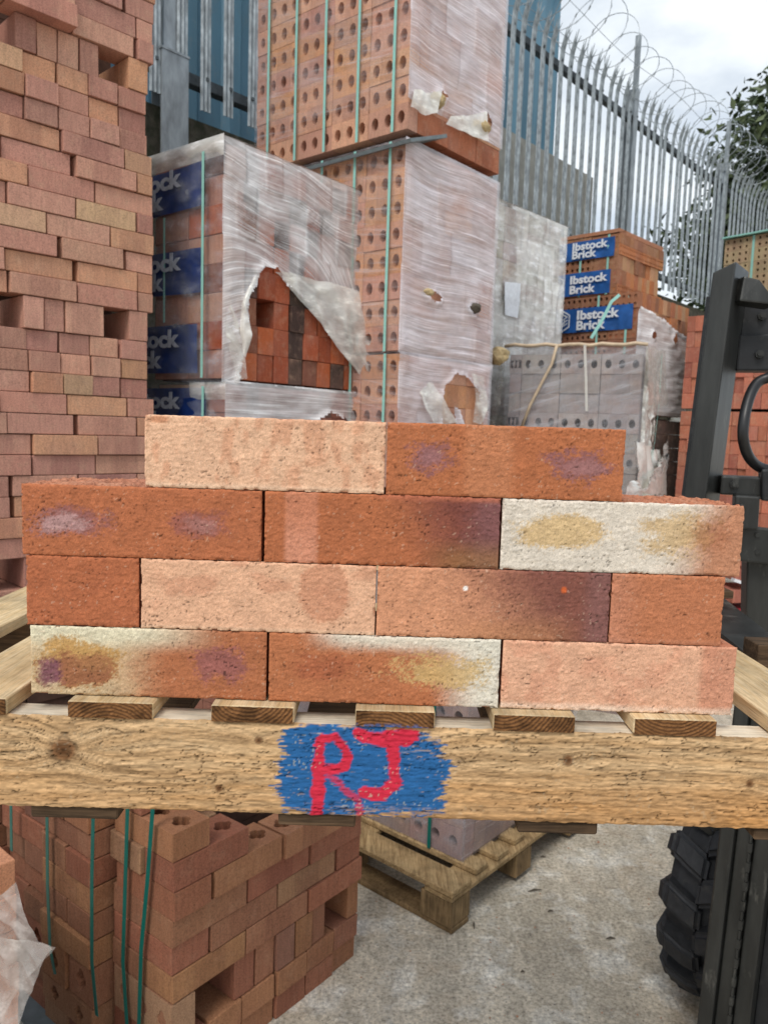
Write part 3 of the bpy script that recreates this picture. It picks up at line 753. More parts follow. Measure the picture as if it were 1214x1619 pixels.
film(B2, B2C, BT, 'l', -.014, .20, 1.60, 1.665, M_WRAPW, [], .003, .026, None, -.1, .012, 3, name='film_collar')
strap_line(B2, B2C, BT, 'l', .1, .9, 1.65, .03)
def bottom_pack(C, th, lu, lv, z1, label, cols, group=None):
    t = thing('brick_pack', label, 'brick pack', (C[0], C[1], 0), group)
    mb = MB(); z = .0
    while z < z1 - .05:
        for i in range(int(lu / .21)):
            mb.box(face_pos(C, th, 'r', .105 + i * .21, .05, z + .05), (.206, .1, .1), Matrix.Rotation(face_rot(th, 'r'), 3, 'Z'))
        for i in range(int((lv - .1) / .21)):
            mb.box(face_pos(C, th, 'l', .105 + .1 + i * .21, .05, z + .05), (.206, .1, .1), Matrix.Rotation(face_rot(th, 'l'), 3, 'Z'))
        z += .103
    me_o = part('brick_courses', mb, M_BRICK, t, color=cols); tag(me_o, None, kind='stuff')
    pack_core(t, C, th, lu, lv, 0, z1, .09); return t
bottom_pack(BC, BT, .86, .7, .80, 'lowest brick pack of the banner stack, standing on the yard', (.38, .17, .12))

# ------------------------------------------------------------------ tall stack of perforated brick packs (centre)
CC, CT = (.048, 3.343), .70
C_COLS = [('apricot', (.64, .345, .22), 40), ('salmon', (.58, .31, .215), 40), ('orange', (.62, .31, .16), 20)]
def packC(z0, z1, label, C, tears, seed, lu=.70, lv=.95, bare=0, wl=1):
    t = thing('brick_pack', label, 'brick pack', (C[0], C[1], z0), 'film-wrapped packs of perforated bricks in the tall centre stack')
    nr = int(round((z1 - z0) / .1045)); h = (z1 - z0) / nr
    for r in range(nr):
        x = 0; k = 0; zz = z0 + r * h
        if not inframe(face_pos(C, CT, 'l', .3, 0, zz + h), 200) and zz > 3.3: continue
        while x < lv - .02:
            w = min(.2165, lv - x)
            if w > .15: put_brick(C, CT, 'l', x + w, x, zz, h, 0, .065, 'face', (3, 1, 'oval', .0185, .027), vary(pickcol(C_COLS)[1], .05), t, jit=.8)
            else: put_brick(C, CT, 'l', x + w, x, zz, h, 0, .065, 'face', (1, 1, 'oval', .0165, .0235), vary(C_COLS[1][1], .05), t, jit=.8)
            x += w + .002
        x = .067
        while x < lu - .02:
            w = min(.2165, lu - x); put_brick(C, CT, 'r', x, x + w, zz, h, 0, .065, color=(.42, .15, .08) if (bare and r == 0) else vary(pickcol(C_COLS)[1], .05), parent=t, jit=.8); x += w + .002
    pack_core(t, C, CT, lu, lv, z0, z1, .068)
    zb_ = z0 + (h + .01 if bare else -.01)
    film(t, C, CT, 'r', -.014, lu + .012, zb_, z1 + .008, M_WRAP, tears, .004, .014, lambda s, z: z + .02 * s + .010 * np.sin(s * 9), .10, .0075, seed, crease=(2, 70), cell=(.2185, .2, .26))
    if wl: film(t, C, CT, 'l', -.014, lv + .01, zb_, z1 + .008, M_WRAPC, [], .002, .010, lambda s, z: z - .25 * s * (z - z0), -.03, .014, seed + 30, crease=(2, 60))
    for s in (.07, .27, .47, .66, .85): strap_line(t, C, CT, 'l', s, z0 - .005, z1, .018, w=.014)
    return t
def oval(cx, cy, rx, ry, n=12, rot=0): return [(cx + rx * math.cos(2 * math.pi * k / n + rot) * (1 + .15 * math.sin(k * 2.3)), cy + ry * math.sin(2 * math.pi * k / n + rot)) for k in range(n)]
C1 = packC(2.745, 3.60, 'topmost film-wrapped pack of three-hole bricks rising out of the photo top', CC, [oval(.19, 2.93, .030, .022), oval(.55, 2.94, .035, .03)], 21, bare=1)
def Cr(px, py, out):
    n = face_out(CT, 'r'); pl = Vector((CC[0], CC[1], 0)) + n * out; d = ray(px, py); return V_O + d * ((pl - V_O).dot(n) / d.dot(n))
def puff(parent, c, r, seed, mat=None):
    mb = MB(); n = 12
    bm = bmesh.new(); bmesh.ops.create_icosphere(bm, subdivisions=3, radius=r)
    for v in bm.verts:
        k = float(fbm(v.co.x * 40 + seed, v.co.z * 40 + v.co.y * 31, seed, 3)); v.co *= .55 + .9 * k; v.co.x *= 1.5
    for v in bm.verts: v.co += Vector(c) - Vector(parent.location)
    me = bpy.data.meshes.new('torn_tuft'); bm.to_mesh(me); bm.free(); return link('torn_tuft', me, mat or M_FOAM, parent)
puff(C1, Cr(688, 160, .015), .030, 3); puff(C1, Cr(757, 202, .02), .034, 5)
sheet(C1, [Cr(650, 168, .02), Cr(672, 182, .04), Cr(692, 178, .05)], [Cr(655, 142, .02), Cr(680, 146, .05), Cr(698, 146, .05)], 30, 16, .012, M_CRUMP, seed=2)
sheet(C1, [Cr(705, 196, .02), Cr(740, 212, .04), Cr(772, 224, .06)], [Cr(712, 184, .02), Cr(748, 182, .05), Cr(770, 176, .05)], 30, 16, .012, M_CRUMP, seed=6)
# slip sheet between the packs
mb = MB()
mb.box(face_pos(CC, CT, 'l', .42, .07, 2.716), (.96, .26, .014), Matrix.Rotation(face_rot(CT, 'l'), 3, 'Z') @ Matrix.Rotation(.35, 3, 'X'))
tag(part('slip_sheet', mb, M_SLIP, None), 'grey slip sheet lying between two perforated brick packs', 'sheet')
C2 = packC(1.845, 2.70, 'middle film-wrapped pack of three-hole bricks with small rips in its right side', (CC[0] - .004, CC[1] - .004), [oval(.21, 2.09, .045, .022), oval(.51, 2.085, .035, .028)], 22)
puff(C2, Cr(676, 462, .014), .022, 9); puff(C2, Cr(748, 487, .014), .024, 12, M_BARK)
C3 = packC(.98, 1.832, 'lower film-wrapped pack of three-hole bricks with an arched hole torn in it', CC, [[(.30, 1.50), (.27, 1.62), (.30, 1.72), (.38, 1.775), (.48, 1.765), (.57, 1.70), (.62, 1.6), (.62, 1.5), (.5, 1.48), (.43, 1.6), (.37, 1.62), (.40, 1.5)]], 23)
sheet(C3, [Cr(682, 600, .02), Cr(700, 630, .03), Cr(722, 668, .03)], [Cr(664, 620, .02), Cr(676, 650, .04), Cr(690, 672, .04)], 40, 20, .014, M_CRUMP, seed=14, extra=-.1)
sheet(C3, [Cr(745, 590, .02), Cr(752, 630, .03), Cr(748, 668, .03)], [Cr(764, 596, .02), Cr(772, 640, .03), Cr(762, 672, .03)], 40, 16, .012, M_CRUMP, seed=16, extra=-.2)
bottom_pack(CC, CT, .70, .95, .97, 'lowest pack of the tall centre stack, standing on the yard', (.42, .19, .12))

# ------------------------------------------------------------------ milky wrapped pack behind
DC, DT = (.46, 4.63), .755
D = thing('brick_pack', 'milky white film-wrapped pack standing behind the tall centre stack', 'brick pack', (DC[0], DC[1], 1.2))
for r in range(16):
    for i in range(4): put_brick(DC, DT, 'r', .1 + i * .215, .1 + (i + 1) * .215, 1.2 + r * .105, .105, 0, .1, color=vary((.50, .46, .42), .15), parent=D)
pack_core(D, DC, DT, 1.05, .8, 1.2, 2.87, .1)
film(D, DC, DT, 'r', .0, 1.03, 1.2, 2.90, M_WRAPW, [], .010, .016, None, .02, .011, 41, crease=(16, 4), cell=(.215, .21, .34), dark=lambda s, z: -.45 * sstep(.62, .35, s) * sstep(2.0, 2.5, z) * vnoise(s * 9, z * 9, 3) - .3 * sstep(2.0, 1.8, z))
film(D, DC, DT, 'l', .0, .8, 1.2, 2.90, M_WRAPW, [], .010, .016, None, 0, .02, 42)
film_top(D, DC, DT, 1.06, .8, 2.90, M_WRAPW)
def Dr(px, py, out):
    n = face_out(DT, 'r'); pl = Vector((DC[0], DC[1], 0)) + n * out; d = ray(px, py); return V_O + d * ((pl - V_O).dot(n) / d.dot(n))
sheet(D, [Dr(798, 445, .03), Dr(797, 470, .035), Dr(798, 498, .03)], [Dr(823, 448, .03), Dr(822, 475, .035), Dr(818, 503, .03)], 24, 16, .006, M_INK, name='paper_note', seed=3)
bottom_pack(DC, DT, 1.05, .8, 1.2, 'lower bricks under the milky wrapped pack', (.3, .26, .23))

# ------------------------------------------------------------------ banner packs in the distance on the right
EC, ET = (1.612, 5.69), .757
E_COLS = [('orange', (.50, .20, .085), 30), ('tan', (.55, .32, .17), 25), ('brown', (.36, .17, .09), 25), ('red', (.42, .16, .08), 15)]
def packE(C, z0, rows_, label, lu, lv, labels, lcol):
    t = thing('brick_pack', label, 'brick pack', (C[0], C[1], z0), 'brick packs with bright blue banners on the right'); z = z0
    for kind, h in rows_:
        if kind == 'sold':
            n = int(lu / .066)
            for i in range(n): put_brick(C, ET, 'r', i * .066, (i + 1) * .066, z, h, random.uniform(0, .006), .2, color=pickcol(E_COLS)[1], parent=t, jit=2)
        else:
            x = 0
            while x < lu - .05:
                w = min(.216, lu - x)
                if kind == 'perf': put_brick(C, ET, 'r', x, x + w, z, h, -.004, .065, 'face', (7 if w > .15 else 4, 2, 'round', .0075, .011), vary(E_COLS[0][1]), t, jit=1)
                else: put_brick(C, ET, 'r', x, x + w, z, h, 0, .1, color=vary(E_COLS[2][1]), parent=t)
                x += w + .001
        x = .0
        while x < lv - .05:
            w = min(.2165, lv - x); put_brick(C, ET, 'l', x + w, x, z, h, -.002, .065, 'face', (5, 2, 'round', .011, .013) if h > .08 else (5, 1, 'round', .011, .013), vary(lcol), t); x += w + .001
        z += h
    pack_core(t, C, ET, lu, lv, z0, z, .07)
    for (v0, v1, a, b, tl, tv, sz) in labels: banner(t, C, ET, v0, v1, a, b, .012, tl, tv, sz, True, M_LABELL, M_INK, (.53, .1), seed=int(a * 7))
    for s in (.08, .3): strap_line(t, C, ET, 'l', s, z0, z, .006, w=.016)
    return t
E1 = packE(EC, 2.535, [('perf', .07), ('sold', .103), ('sold', .103), ('perf', .075), ('plain', .07)], 'upper brick pack with two bright blue banners and bare brick side', .72, .66,
     [(.03, .62, 2.80, 2.935, .0, .365, .076), (.05, .62, 2.545, 2.71, .0, .37, .080)], (.36, .17, .09))
sheet(E1, [face_pos(EC, ET, 'l', .0, -.01, 2.962), face_pos(EC, ET, 'l', .62, -.01, 2.962)], [face_pos(EC, ET, 'r', .1, -.0, 2.99), face_pos(EC, ET, 'r', .1, .6, 2.99)], 12, 6, .004, M_SLIP, name='top_sheet')
mbx = MB(); mbx.box(face_pos(EC, ET, 'r', .36, .33, 2.975), (.716, .65, .03), Matrix.Rotation(face_rot(ET, 'r'), 3, 'Z')); part('top_course', mbx, M_BRICK, E1, color=(.45, .2, .11))
E2C = (1.70, 5.45)
E2 = packE(E2C, 1.68, [('plain', .103)] * 4 + [('sold', .103), ('sold', .103), ('sold', .103), ('sold', .108)], 'lower banner brick pack with a torn film skirt, behind the grey wrapped pack', .86, .72,
     [(.03, .70, 2.26, 2.43, .0, .46, .088)], (.34, .15, .085))
film(E2, E2C, ET, 'r', -.02, .88, 1.68, 2.42, M_WRAPB, [oval(.20, 2.23, .035, .03), oval(.56, 2.24, .035, .035), [(-.1, 2.5), (-.1, 2.41), (.3, 2.36), (.6, 2.29), (.9, 2.26), (.95, 2.5)]], .006, .02, None, .25, .012, 51, crease=(4, 26))
mb = MB(); a = atY(934, 535, 5.2); b_ = atY(952, 505, 5.2); c_ = atY(966, 477, 5.2); d_ = atY(979, 466, 5.2)
mb.ribbon([a, a.lerp(b_, .5), b_, c_, d_], .02, .002, (0, -1, .2)); part('packing_strap', mb, M_STRAPT, E2)
bottom_pack(E2C, ET, .86, .72, 1.66, 'bricks beneath the banner packs, hidden behind the grey pack', (.13, .09, .075))

# ------------------------------------------------------------------ grey wrapped pack of clay blocks (right of centre)
FC, FT = (1.322, 4.102), .38
Fth = thing('brick_pack', 'grey film-wrapped pack of holed bricks with taped edges, right side torn open', 'brick pack', (FC[0], FC[1], .9))
FL, FU = .70, .92
z = .9; k = 0
while z < 1.85:
    h = .1045; x = 0
    while x < FL - .02:
        w = min(.21, FL - x)
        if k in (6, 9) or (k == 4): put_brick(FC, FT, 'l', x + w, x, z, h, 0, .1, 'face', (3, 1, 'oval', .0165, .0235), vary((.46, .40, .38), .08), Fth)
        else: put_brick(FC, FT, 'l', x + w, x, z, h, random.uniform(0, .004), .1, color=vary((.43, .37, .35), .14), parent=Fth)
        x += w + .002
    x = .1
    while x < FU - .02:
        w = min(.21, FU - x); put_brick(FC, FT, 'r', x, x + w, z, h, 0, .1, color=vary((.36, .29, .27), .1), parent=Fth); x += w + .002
    z += h; k += 1
pack_core(Fth, FC, FT, FU, FL, .9, z, .1)
def Fl(px, py, out, side='l'):
    n = face_out(FT, side); pl = Vector((FC[0], FC[1], 0)) + n * out; d = ray(px, py); return V_O + d * ((pl - V_O).dot(n) / d.dot(n))
film(Fth, FC, FT, 'l', -.012, FL + .02, .9, 1.995, M_WRAPG, [], .004, .018, lambda s, z: z + .3 * s, 0, .010, 61, crease=(4, 14))
film(Fth, FC, FT, 'r', -.012, FU + .02, .9, 1.995, M_CRUMP, [[(.48, 1.62), (.56, 1.66), (.75, 1.64), (.8, 1.34), (.65, 1.28), (.52, 1.38)]], .012, .02, None, .14, .008, 62, crease=(9, 14))
film_top(Fth, FC, FT, FU + .02, FL + .02, 1.998, M_WRAPG)
mb = MB(); fo = face_out(FT, 'l')
mb.tube([face_pos(FC, FT, 'l', s, 0, 1.992 + .005 * math.sin(s * 40)) + fo * .022 for s in np.linspace(-.02, FL + .03, 14)], .0095, 6)
mb.tube([Fl(x, y, .035) for x, y in ((880, 545), (872, 575), (856, 605), (838, 640), (824, 676))], .008, 6)
part('cream_cord', mb, M_CARD, Fth, True)
mb = MB(); mb.ribbon([Fl(924, 545, .03), Fl(926, 600, .028), Fl(927, 650, .025)], .014, .001, fo); part('film_tape', mb, M_CRUMP, Fth)
mb = MB(); fr = face_out(FT, 'r')
mb.ribbon([Fl(1046, 560, .04, 'r'), Fl(1041, 640, .045, 'r'), Fl(1034, 700, .045, 'r'), Fl(1022, 790, .045, 'r')], .014, .001, fr); part('packing_strap', mb, M_STRAPT, Fth)
q = lambda x, y, o: Fl(x, y, o, 'r')
sheet(Fth, [q(1050, 600, .03), q(1056, 660, .05), q(1044, 720, .07), q(1012, 782, .09)], [q(1094, 610, .06), q(1092, 660, .05), q(1074, 712, .08), q(1072, 782, .10)], 80, 50, .05, M_CRUMP, seed=31, extra=.3, sc=12)
sheet(Fth, [q(1000, 700, .03), q(1004, 740, .05), q(990, 790, .08)], [q(1052, 716, .05), q(1058, 750, .08), q(1070, 792, .11)], 60, 60, .05, M_CRUMP, seed=33, extra=.35, sc=12)
sheet(Fth, [q(1020, 545, .02), q(1050, 556, .03), q(1090, 575, .03)], [q(1020, 640, .03), q(1050, 640, .05), q(1086, 640, .06)], 60, 54, .03, M_CRUMP, seed=36, extra=.1, sc=12)
# puffed film and debris in the gap left of it
sheet(Fth, [atY(800, 540, 4.1), atY(796, 580, 4.1), atY(790, 640, 4.1), atY(780, 690, 4.1)], [atY(776, 545, 4.15), atY(790, 566, 4.15), atY(781, 630, 4.15), atY(772, 690, 4.15)], 50, 16, .02, M_CRUMP, seed=40, extra=-.35)
puff(Fth, atY(785, 562, 4.05), .042, 17)
bottom_pack(FC, FT, FU, FL, .89, 'bricks under the grey wrapped pack, hidden by the front bricks', (.3, .24, .22))

# ------------------------------------------------------------------ packs at the right edge
GF = atY(1146, 380, 6.8); GT = .9
GC = (GF.x + .95 * math.cos(GT), GF.y - .95 * math.sin(GT))
G = thing('brick_pack', 'buff brick pack with small square holes, beyond the forklift top', 'brick pack', (GC[0], GC[1], 1.8))
z = GF.z
while z > 1.85:
    z -= .104
    for i in range(4):
        put_brick(GC, GT, 'l', .95 - i * .218 - .0, .95 - (i + 1) * .218 + .002, z, .104, 0, .065, 'face', (4, 2, 'square', .009, .011), vary((.47, .36, .21), .07), G)
pack_core(G, GC, GT, .8, .95, 1.8, GF.z, .068)
mb = MB()
for i in (.15, .42, .7): mb.ribbon([face_pos(GC, GT, 'l', i, -.006, 1.9), face_pos(GC, GT, 'l', i, -.006, GF.z)], .02, .001, face_out(GT, 'l'))
mb.box(face_pos(GC, GT, 'l', .475, .06, GF.z + .012), (.97, .2, .012), Matrix.Rotation(face_rot(GT, 'l'), 3, 'Z')); part('packing_strap', mb, M_STRAPT, G)
HF = atY(1086, 500, 5.7); HT = .62; HC = (HF.x + 1.05 * math.cos(HT), HF.y - 1.05 * math.sin(HT))
for gi, (za, zb_, lab) in enumerate(((1.735, HF.z, 'red brick pack behind the forklift, upper of two, seen above the hose loop'), (.62, 1.715, 'red brick pack behind the forklift, lower of two, seen inside the hose loop'))):
    Hh = thing('brick_pack', lab, 'brick pack', (HC[0], HC[1], za), 'red brick packs behind the forklift')
    nr = max(1, int(round((zb_ - za) / .104))); h = (zb_ - za) / nr
    for r in range(nr):
        for i in range(9):
            if random.random() < .5 or i % 3 == 0:
                put_brick(HC, HT, 'l', (i + 1) * .1165, i * .1165, za + r * h, h, random.uniform(0, .012), .1, color=vary((.48, .17, .105), .16), parent=Hh, jit=2)
            else:
                put_brick(HC, HT, 'l', (i + .5) * .1165, i * .1165, za + r * h, h, random.uniform(0, .012), .1, color=vary((.48, .17, .105), .16), parent=Hh, jit=2)
                put_brick(HC, HT, 'l', (i + 1) * .1165, (i + .5) * .1165, za + r * h, h, random.uniform(0, .012), .1, color=vary((.42, .15, .10), .16), parent=Hh, jit=2)
    pack_core(Hh, HC, HT, .8, 1.05, za, zb_, .06)
# low pallet of loose bricks glimpsed beside the front pallet
P0 = atY(1170, 962, 5.2)
mb = MB(); mb.box((P0.x + .25, 5.35, P0.z), (.95, .55, .04)); mb.box((P0.x + .25, 5.35, P0.z - .04), (.85, .5, .04))
tag(part('red_platform', mb, M_RED, None), 'red metal platform edge carrying loose bricks, glimpsed at right', 'platform')
mb = MB()
for dx in (-.35, .1, .5): mb.box((P0.x + .2 + dx, 5.35, (P0.z - .06) / 2), (.09, .4, P0.z - .06))
for dz in (.05, .2): mb.box((P0.x + .2, 5.14, dz), (1.0, .09, .02))
tag(part('wooden_pallet', mb, M_SLAT, None), 'pale wooden pallet glimpsed under the red platform at right', 'pallet')
for i, (x, y, lab) in enumerate(((1152, 938, 'loose red brick on the red platform, nearest the front brick wall'), (1168, 935, 'loose red brick on the red platform, middle one of the row'), (1188, 940, 'loose red brick on the red platform, nearest the black mast'),
                                 (1160, 905, 'loose red brick lying on top of the platform row'), (1180, 902, 'loose pink brick tilted on top beside the white strip'))):
    p = atY(x, y, 5.18 + .03 * (i % 2)); me = brick_mesh(.12, .215, .085 if i < 3 else .075, 'plain', i)
    o = link('brick', me, None, None, p, random.uniform(-.3, .3), (.45, .16, .11)); tag(o, lab, 'brick')
mb = MB(); mb.box(atY(1172, 921, 5.1), (.13, .05, .02), Matrix.Rotation(.3, 3, 'Y')); tag(part('white_strip', mb, M_INK, None), 'short white strip lying among the loose red bricks', 'strip')

# ------------------------------------------------------------------ holed brick pack on a pallet behind the stack, lower centre
PC, PT = (.24, 2.185), .712
pal = thing('wooden_pallet', 'weathered pallet on the yard carrying a holed brick pack, lower centre', 'pallet', (PC[0], PC[1], 0))
Rr = Matrix.Rotation(face_rot(PT, 'r'), 3, 'Z')
def pbox(name, u0, u1, v0, v1, z0, z1, mat, bw=.003, tilt=0):
    mb = MB(); c = face_pos(PC, PT, 'r', (u0 + u1) / 2, (v0 + v1) / 2, (z0 + z1) / 2)
    mb.box(c, (u1 - u0, v1 - v0, z1 - z0), Rr @ Matrix.Rotation(tilt, 3, 'Y')); me = mb.mesh(name); bevel(me, bw)
    me.transform(Matrix.Translation(-Vector(pal.location))); return link(name, me, mat, pal)
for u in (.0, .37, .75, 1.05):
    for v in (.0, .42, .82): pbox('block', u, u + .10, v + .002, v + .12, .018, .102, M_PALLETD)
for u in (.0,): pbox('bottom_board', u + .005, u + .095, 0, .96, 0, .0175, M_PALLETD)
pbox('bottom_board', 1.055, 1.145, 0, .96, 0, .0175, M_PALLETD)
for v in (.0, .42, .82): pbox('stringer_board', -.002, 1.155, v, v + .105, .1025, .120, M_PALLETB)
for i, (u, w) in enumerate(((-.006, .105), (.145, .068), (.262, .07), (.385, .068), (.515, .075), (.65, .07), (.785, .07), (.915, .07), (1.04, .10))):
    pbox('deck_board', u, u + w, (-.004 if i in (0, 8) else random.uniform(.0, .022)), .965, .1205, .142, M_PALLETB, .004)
PK = thing('brick_pack', 'dusty pink pack of round-holed bricks strapped in green on the yard pallet', 'brick pack', (PC[0], PC[1], .14))
PKC = tuple(face_pos(PC, PT, 'r', .155, .075, 0))[:2]
for r in range(6):
    h = .103
    for i in range(4):
        put_brick(PKC, PT, 'l', (i + 1) * .2165, i * .2165, .1435 + r * h, h, 0, .065, 'face', (3, 1, 'round', .0175, .0215), vary((.33, .235, .21), .1), PK)
        if i: put_brick(PKC, PT, 'r', .067 + (i - 1) * .2165, .067 + i * .2165, .1435 + r * h, h, 0, .1, color=vary((.33, .235, .21), .12), parent=PK)
pack_core(PK, PKC, PT, .72, .86, .1435, .76, .068)
film(PK, PKC, PT, 'l', -.01, .88, .142, .76, M_WRAPCLEAR, [], .002, .008, None, -.02, .012, 71)
film(PK, PKC, PT, 'r', -.01, .74, .142, .76, M_WRAPC, [], .003, .008, None, .06, .012, 72)
strap_line(PK, PKC, PT, 'l', .125, .142, .76, .013, mat=M_STRAPG)

# ------------------------------------------------------------------ palisade fence, razor wire, retaining wall, cladding
FP = Vector((.834, 6.598, 0)); FA = RAD(41.7); FD = Vector((math.sin(FA), math.cos(FA), 0)); FN = Vector((math.cos(FA), -math.sin(FA), 0))   # FN towards the camera side
def fpt(t, n, z): return FP + FD * t + FN * n + Vector((0, 0, z))
RF = Matrix((FD, -FN, Vector((0, 0, 1)))).transposed()
fence = thing('palisade_fence', 'tall galvanised palisade fence with spiked pales on the wall top', 'fence', tuple(FP))
def loc_part(name, mb, mat, parent, smooth=False): return part(name, mb, mat, parent, smooth)
# one pale: W-section with a splayed three-point head curved outwards
mb = MB(); W_ = .068; prof = [(-.5, .0), (-.36, .012), (-.15, .004), (0, .014), (.15, .004), (.36, .012), (.5, .0)]
zz_ = [3.21, 3.6, 4.2, 4.75, 4.90, 4.98, 5.06]
lean = [0, 0, 0, 0, .012, .035, .075]
for k, (zq, le) in enumerate(zip(zz_, lean)):
    for (a, b) in prof: mb.v.append((a * W_ * (1 if k < 5 else .95), -b + .0 - le * -1 * 0 + (-le), zq))
np_ = len(prof)
for k in range(len(zz_) - 2):
    for i in range(np_ - 1): mb.f.append((k * np_ + i, k * np_ + i + 1, (k + 1) * np_ + i + 1, (k + 1) * np_ + i)); mb.m.append(0)
k = len(zz_) - 2; o = k * np_
for (i0, i1, apx, zt_) in ((0, 2, -.62, 5.06), (2, 4, 0, 5.10), (4, 6, .62, 5.06)):
    mb.v.append((apx * W_, -.075, zt_)); ai = len(mb.v) - 1
    for i in range(i0, i1): mb.f.append((o + i, o + i + 1, ai)); mb.m.append(0)
pale_me = mb.mesh('pale'); bm = bmesh.new(); bm.from_mesh(pale_me); bmesh.ops.solidify(bm, geom=bm.faces[:], thickness=.003); bm.to_mesh(pale_me); bm.free()
pale_me.materials.append(M_GALVP)
t = -4.1; nP = 0
while t < 9.0:
    if abs(((t - 2.43) / 2.75) - round((t - 2.43) / 2.75)) * 2.75 > .04:
        o = link('pale', pale_me, None, fence, FD * t + FN * .035 + Vector((0, 0, random.uniform(-.012, .012)))); o.rotation_euler = (random.gauss(0, .0012), random.gauss(0, .0012), math.pi / 2 - FA)
        nP += 1
    t += .155
# the razor wire hangs on posts with raised extensions
for k in range(-2, 4):
    tp = 2.43 + 2.75 * k
    if tp < -4 or tp > 9.5: continue
    mb = MB(); w = .15 if True else 0
    c = lambda n, z: fpt(tp, n, z)
    # I-section post: two flanges and a web
    mb.box(c(.02, 4.05), (.09, .010, 2.1), RF); mb.box(c(-.09, 4.05), (.09, .010, 2.1), RF); mb.box(c(-.035, 4.05), (.008, .098, 2.098), RF)
    mb.box(c(.06, 2.95), (.16, .012, .95), RF); mb.box(c(.0, 3.43), (.17, .14, .012), RF); mb.box(c(-.01, 2.95), (.010, .12, .948), RF)
    part('post', mb, M_GALV, fence)
    mb = MB(); mb.box(c(.0, 5.3), (.045, .045, .62), RF); part('post_extension', mb, M_GALV, fence)
for z, nm in ((3.37, 'rail'), (4.80, 'rail')):
    mb = MB(); mb.box(fpt(2.45, -.012, z), (13.4, .008, .055), RF); mb.box(fpt(2.45, -.04, z - .0275), (13.4, .05, .007), RF)
    for k in range(0, 86): mb.box(fpt(-4.1 + k * .155, .052, z + .0), (.016, .01, .016), RF)
    part(nm, mb, M_GALVD, fence)
mb = MB()
for z in (5.32, 5.0):
    mb.tube([fpt(tt, .03, z + .03 * math.sin(tt * 2.3)) for tt in np.linspace(-4, 9.2, 60)], .0025, 4)
part('line_wire', mb, M_GALV, fence)
mb = MB(); pts = []; rs = random.Random(3); t = -4.0; a = 0
while t < 9.0:
    rr = .27 + .035 * math.sin(t * 1.9) + .02 * math.sin(t * 5.1)
    pts.append(fpt(t + .07 * math.cos(a) , .04 + rr * math.cos(a), 5.24 + rr * math.sin(a) + .05 * math.sin(t * 1.3))); a += 2 * math.pi / 26; t += .30 / 26
mb.tube(pts, .0036, 4)
for i in range(0, len(pts) - 1, 2):
    p = pts[i]; d = (pts[i + 1] - p).normalized(); u = d.orthogonal().normalized()
    mb.add([p - d * .022 + u * .010, p + d * .022 + u * .010, p + d * .008, p - d * .008], [(0, 1, 2, 3)])
    mb.add([p - d * .022 - u * .010, p + d * .022 - u * .010, p + d * .008, p - d * .008], [(3, 2, 1, 0)])
rz_ = part('razor_wire', mb, M_GALV, None); tag(rz_, 'coiled razor wire running along the top of the palisade fence', 'razor wire')
# concrete retaining wall under the fence
mb = MB(); n = 60
wall = MB(); wall.box(fpt(2.5, -.22, 1.595), (14.5, .30, 3.19), RF)
for k in range(-2, 5): wall.box(fpt(1.05 + 2.75 * k, -.02, 1.5), (.05, .09, 3.0), RF)
wo = part('retaining_wall', wall, M_CONCW, None); tag(wo, 'mossy dark concrete retaining wall below the palisade fence', 'wall')
# blue trapezoidal cladding on the building behind
bl = thing('blue_clad_building', 'blue corrugated metal building close behind the fence', 'building', tuple(fpt(-2, -.6, 0)))
mb = MB(); prof = []; t = -6.5; t_end = 1.57
while t < t_end: prof += [(t, 0), (t + .17, 0), (t + .21, .045), (t + .29, .045)]; t += .333
prof = [(min(a, t_end + .15), b) for a, b in prof]
for (a, b) in prof: mb.v.append(tuple(fpt(a, -.55 + b, 2.4))); mb.v.append(tuple(fpt(a, -.55 + b, 5.98)))
for i in range(len(prof) - 1): mb.f.append((2 * i, 2 * i + 2, 2 * i + 3, 2 * i + 1)); mb.m.append(0)
e = prof[-1]; part('cladding', mb, M_CLAD, bl)
mb = MB(); c0 = fpt((t_end - 6.5) / 2 + .05, -2.1, 2.95); mb.box(c0, (t_end + 6.5, 2.9, 5.9), RF); part('building_shell', mb, M_CLAD, bl)
mb = MB(); mb.box(fpt(-2.4, -.52, 6.0), (8.3, .14, .05), RF); part('roof_trim', mb, M_GALV, bl)
mb = MB(); mb.box(fpt(1.42, -.48, 2.15), (2.1, .08, 4.3), RF)
for k in range(12): mb.box(fpt(.45 + k * .17, -.434, 2.15), (.03, .012, 4.3), RF)
tag(part('concrete_panel_wall', mb, M_CONCL, None), 'pale beige panel wall seen between fence pales right of the blue cladding', 'wall')

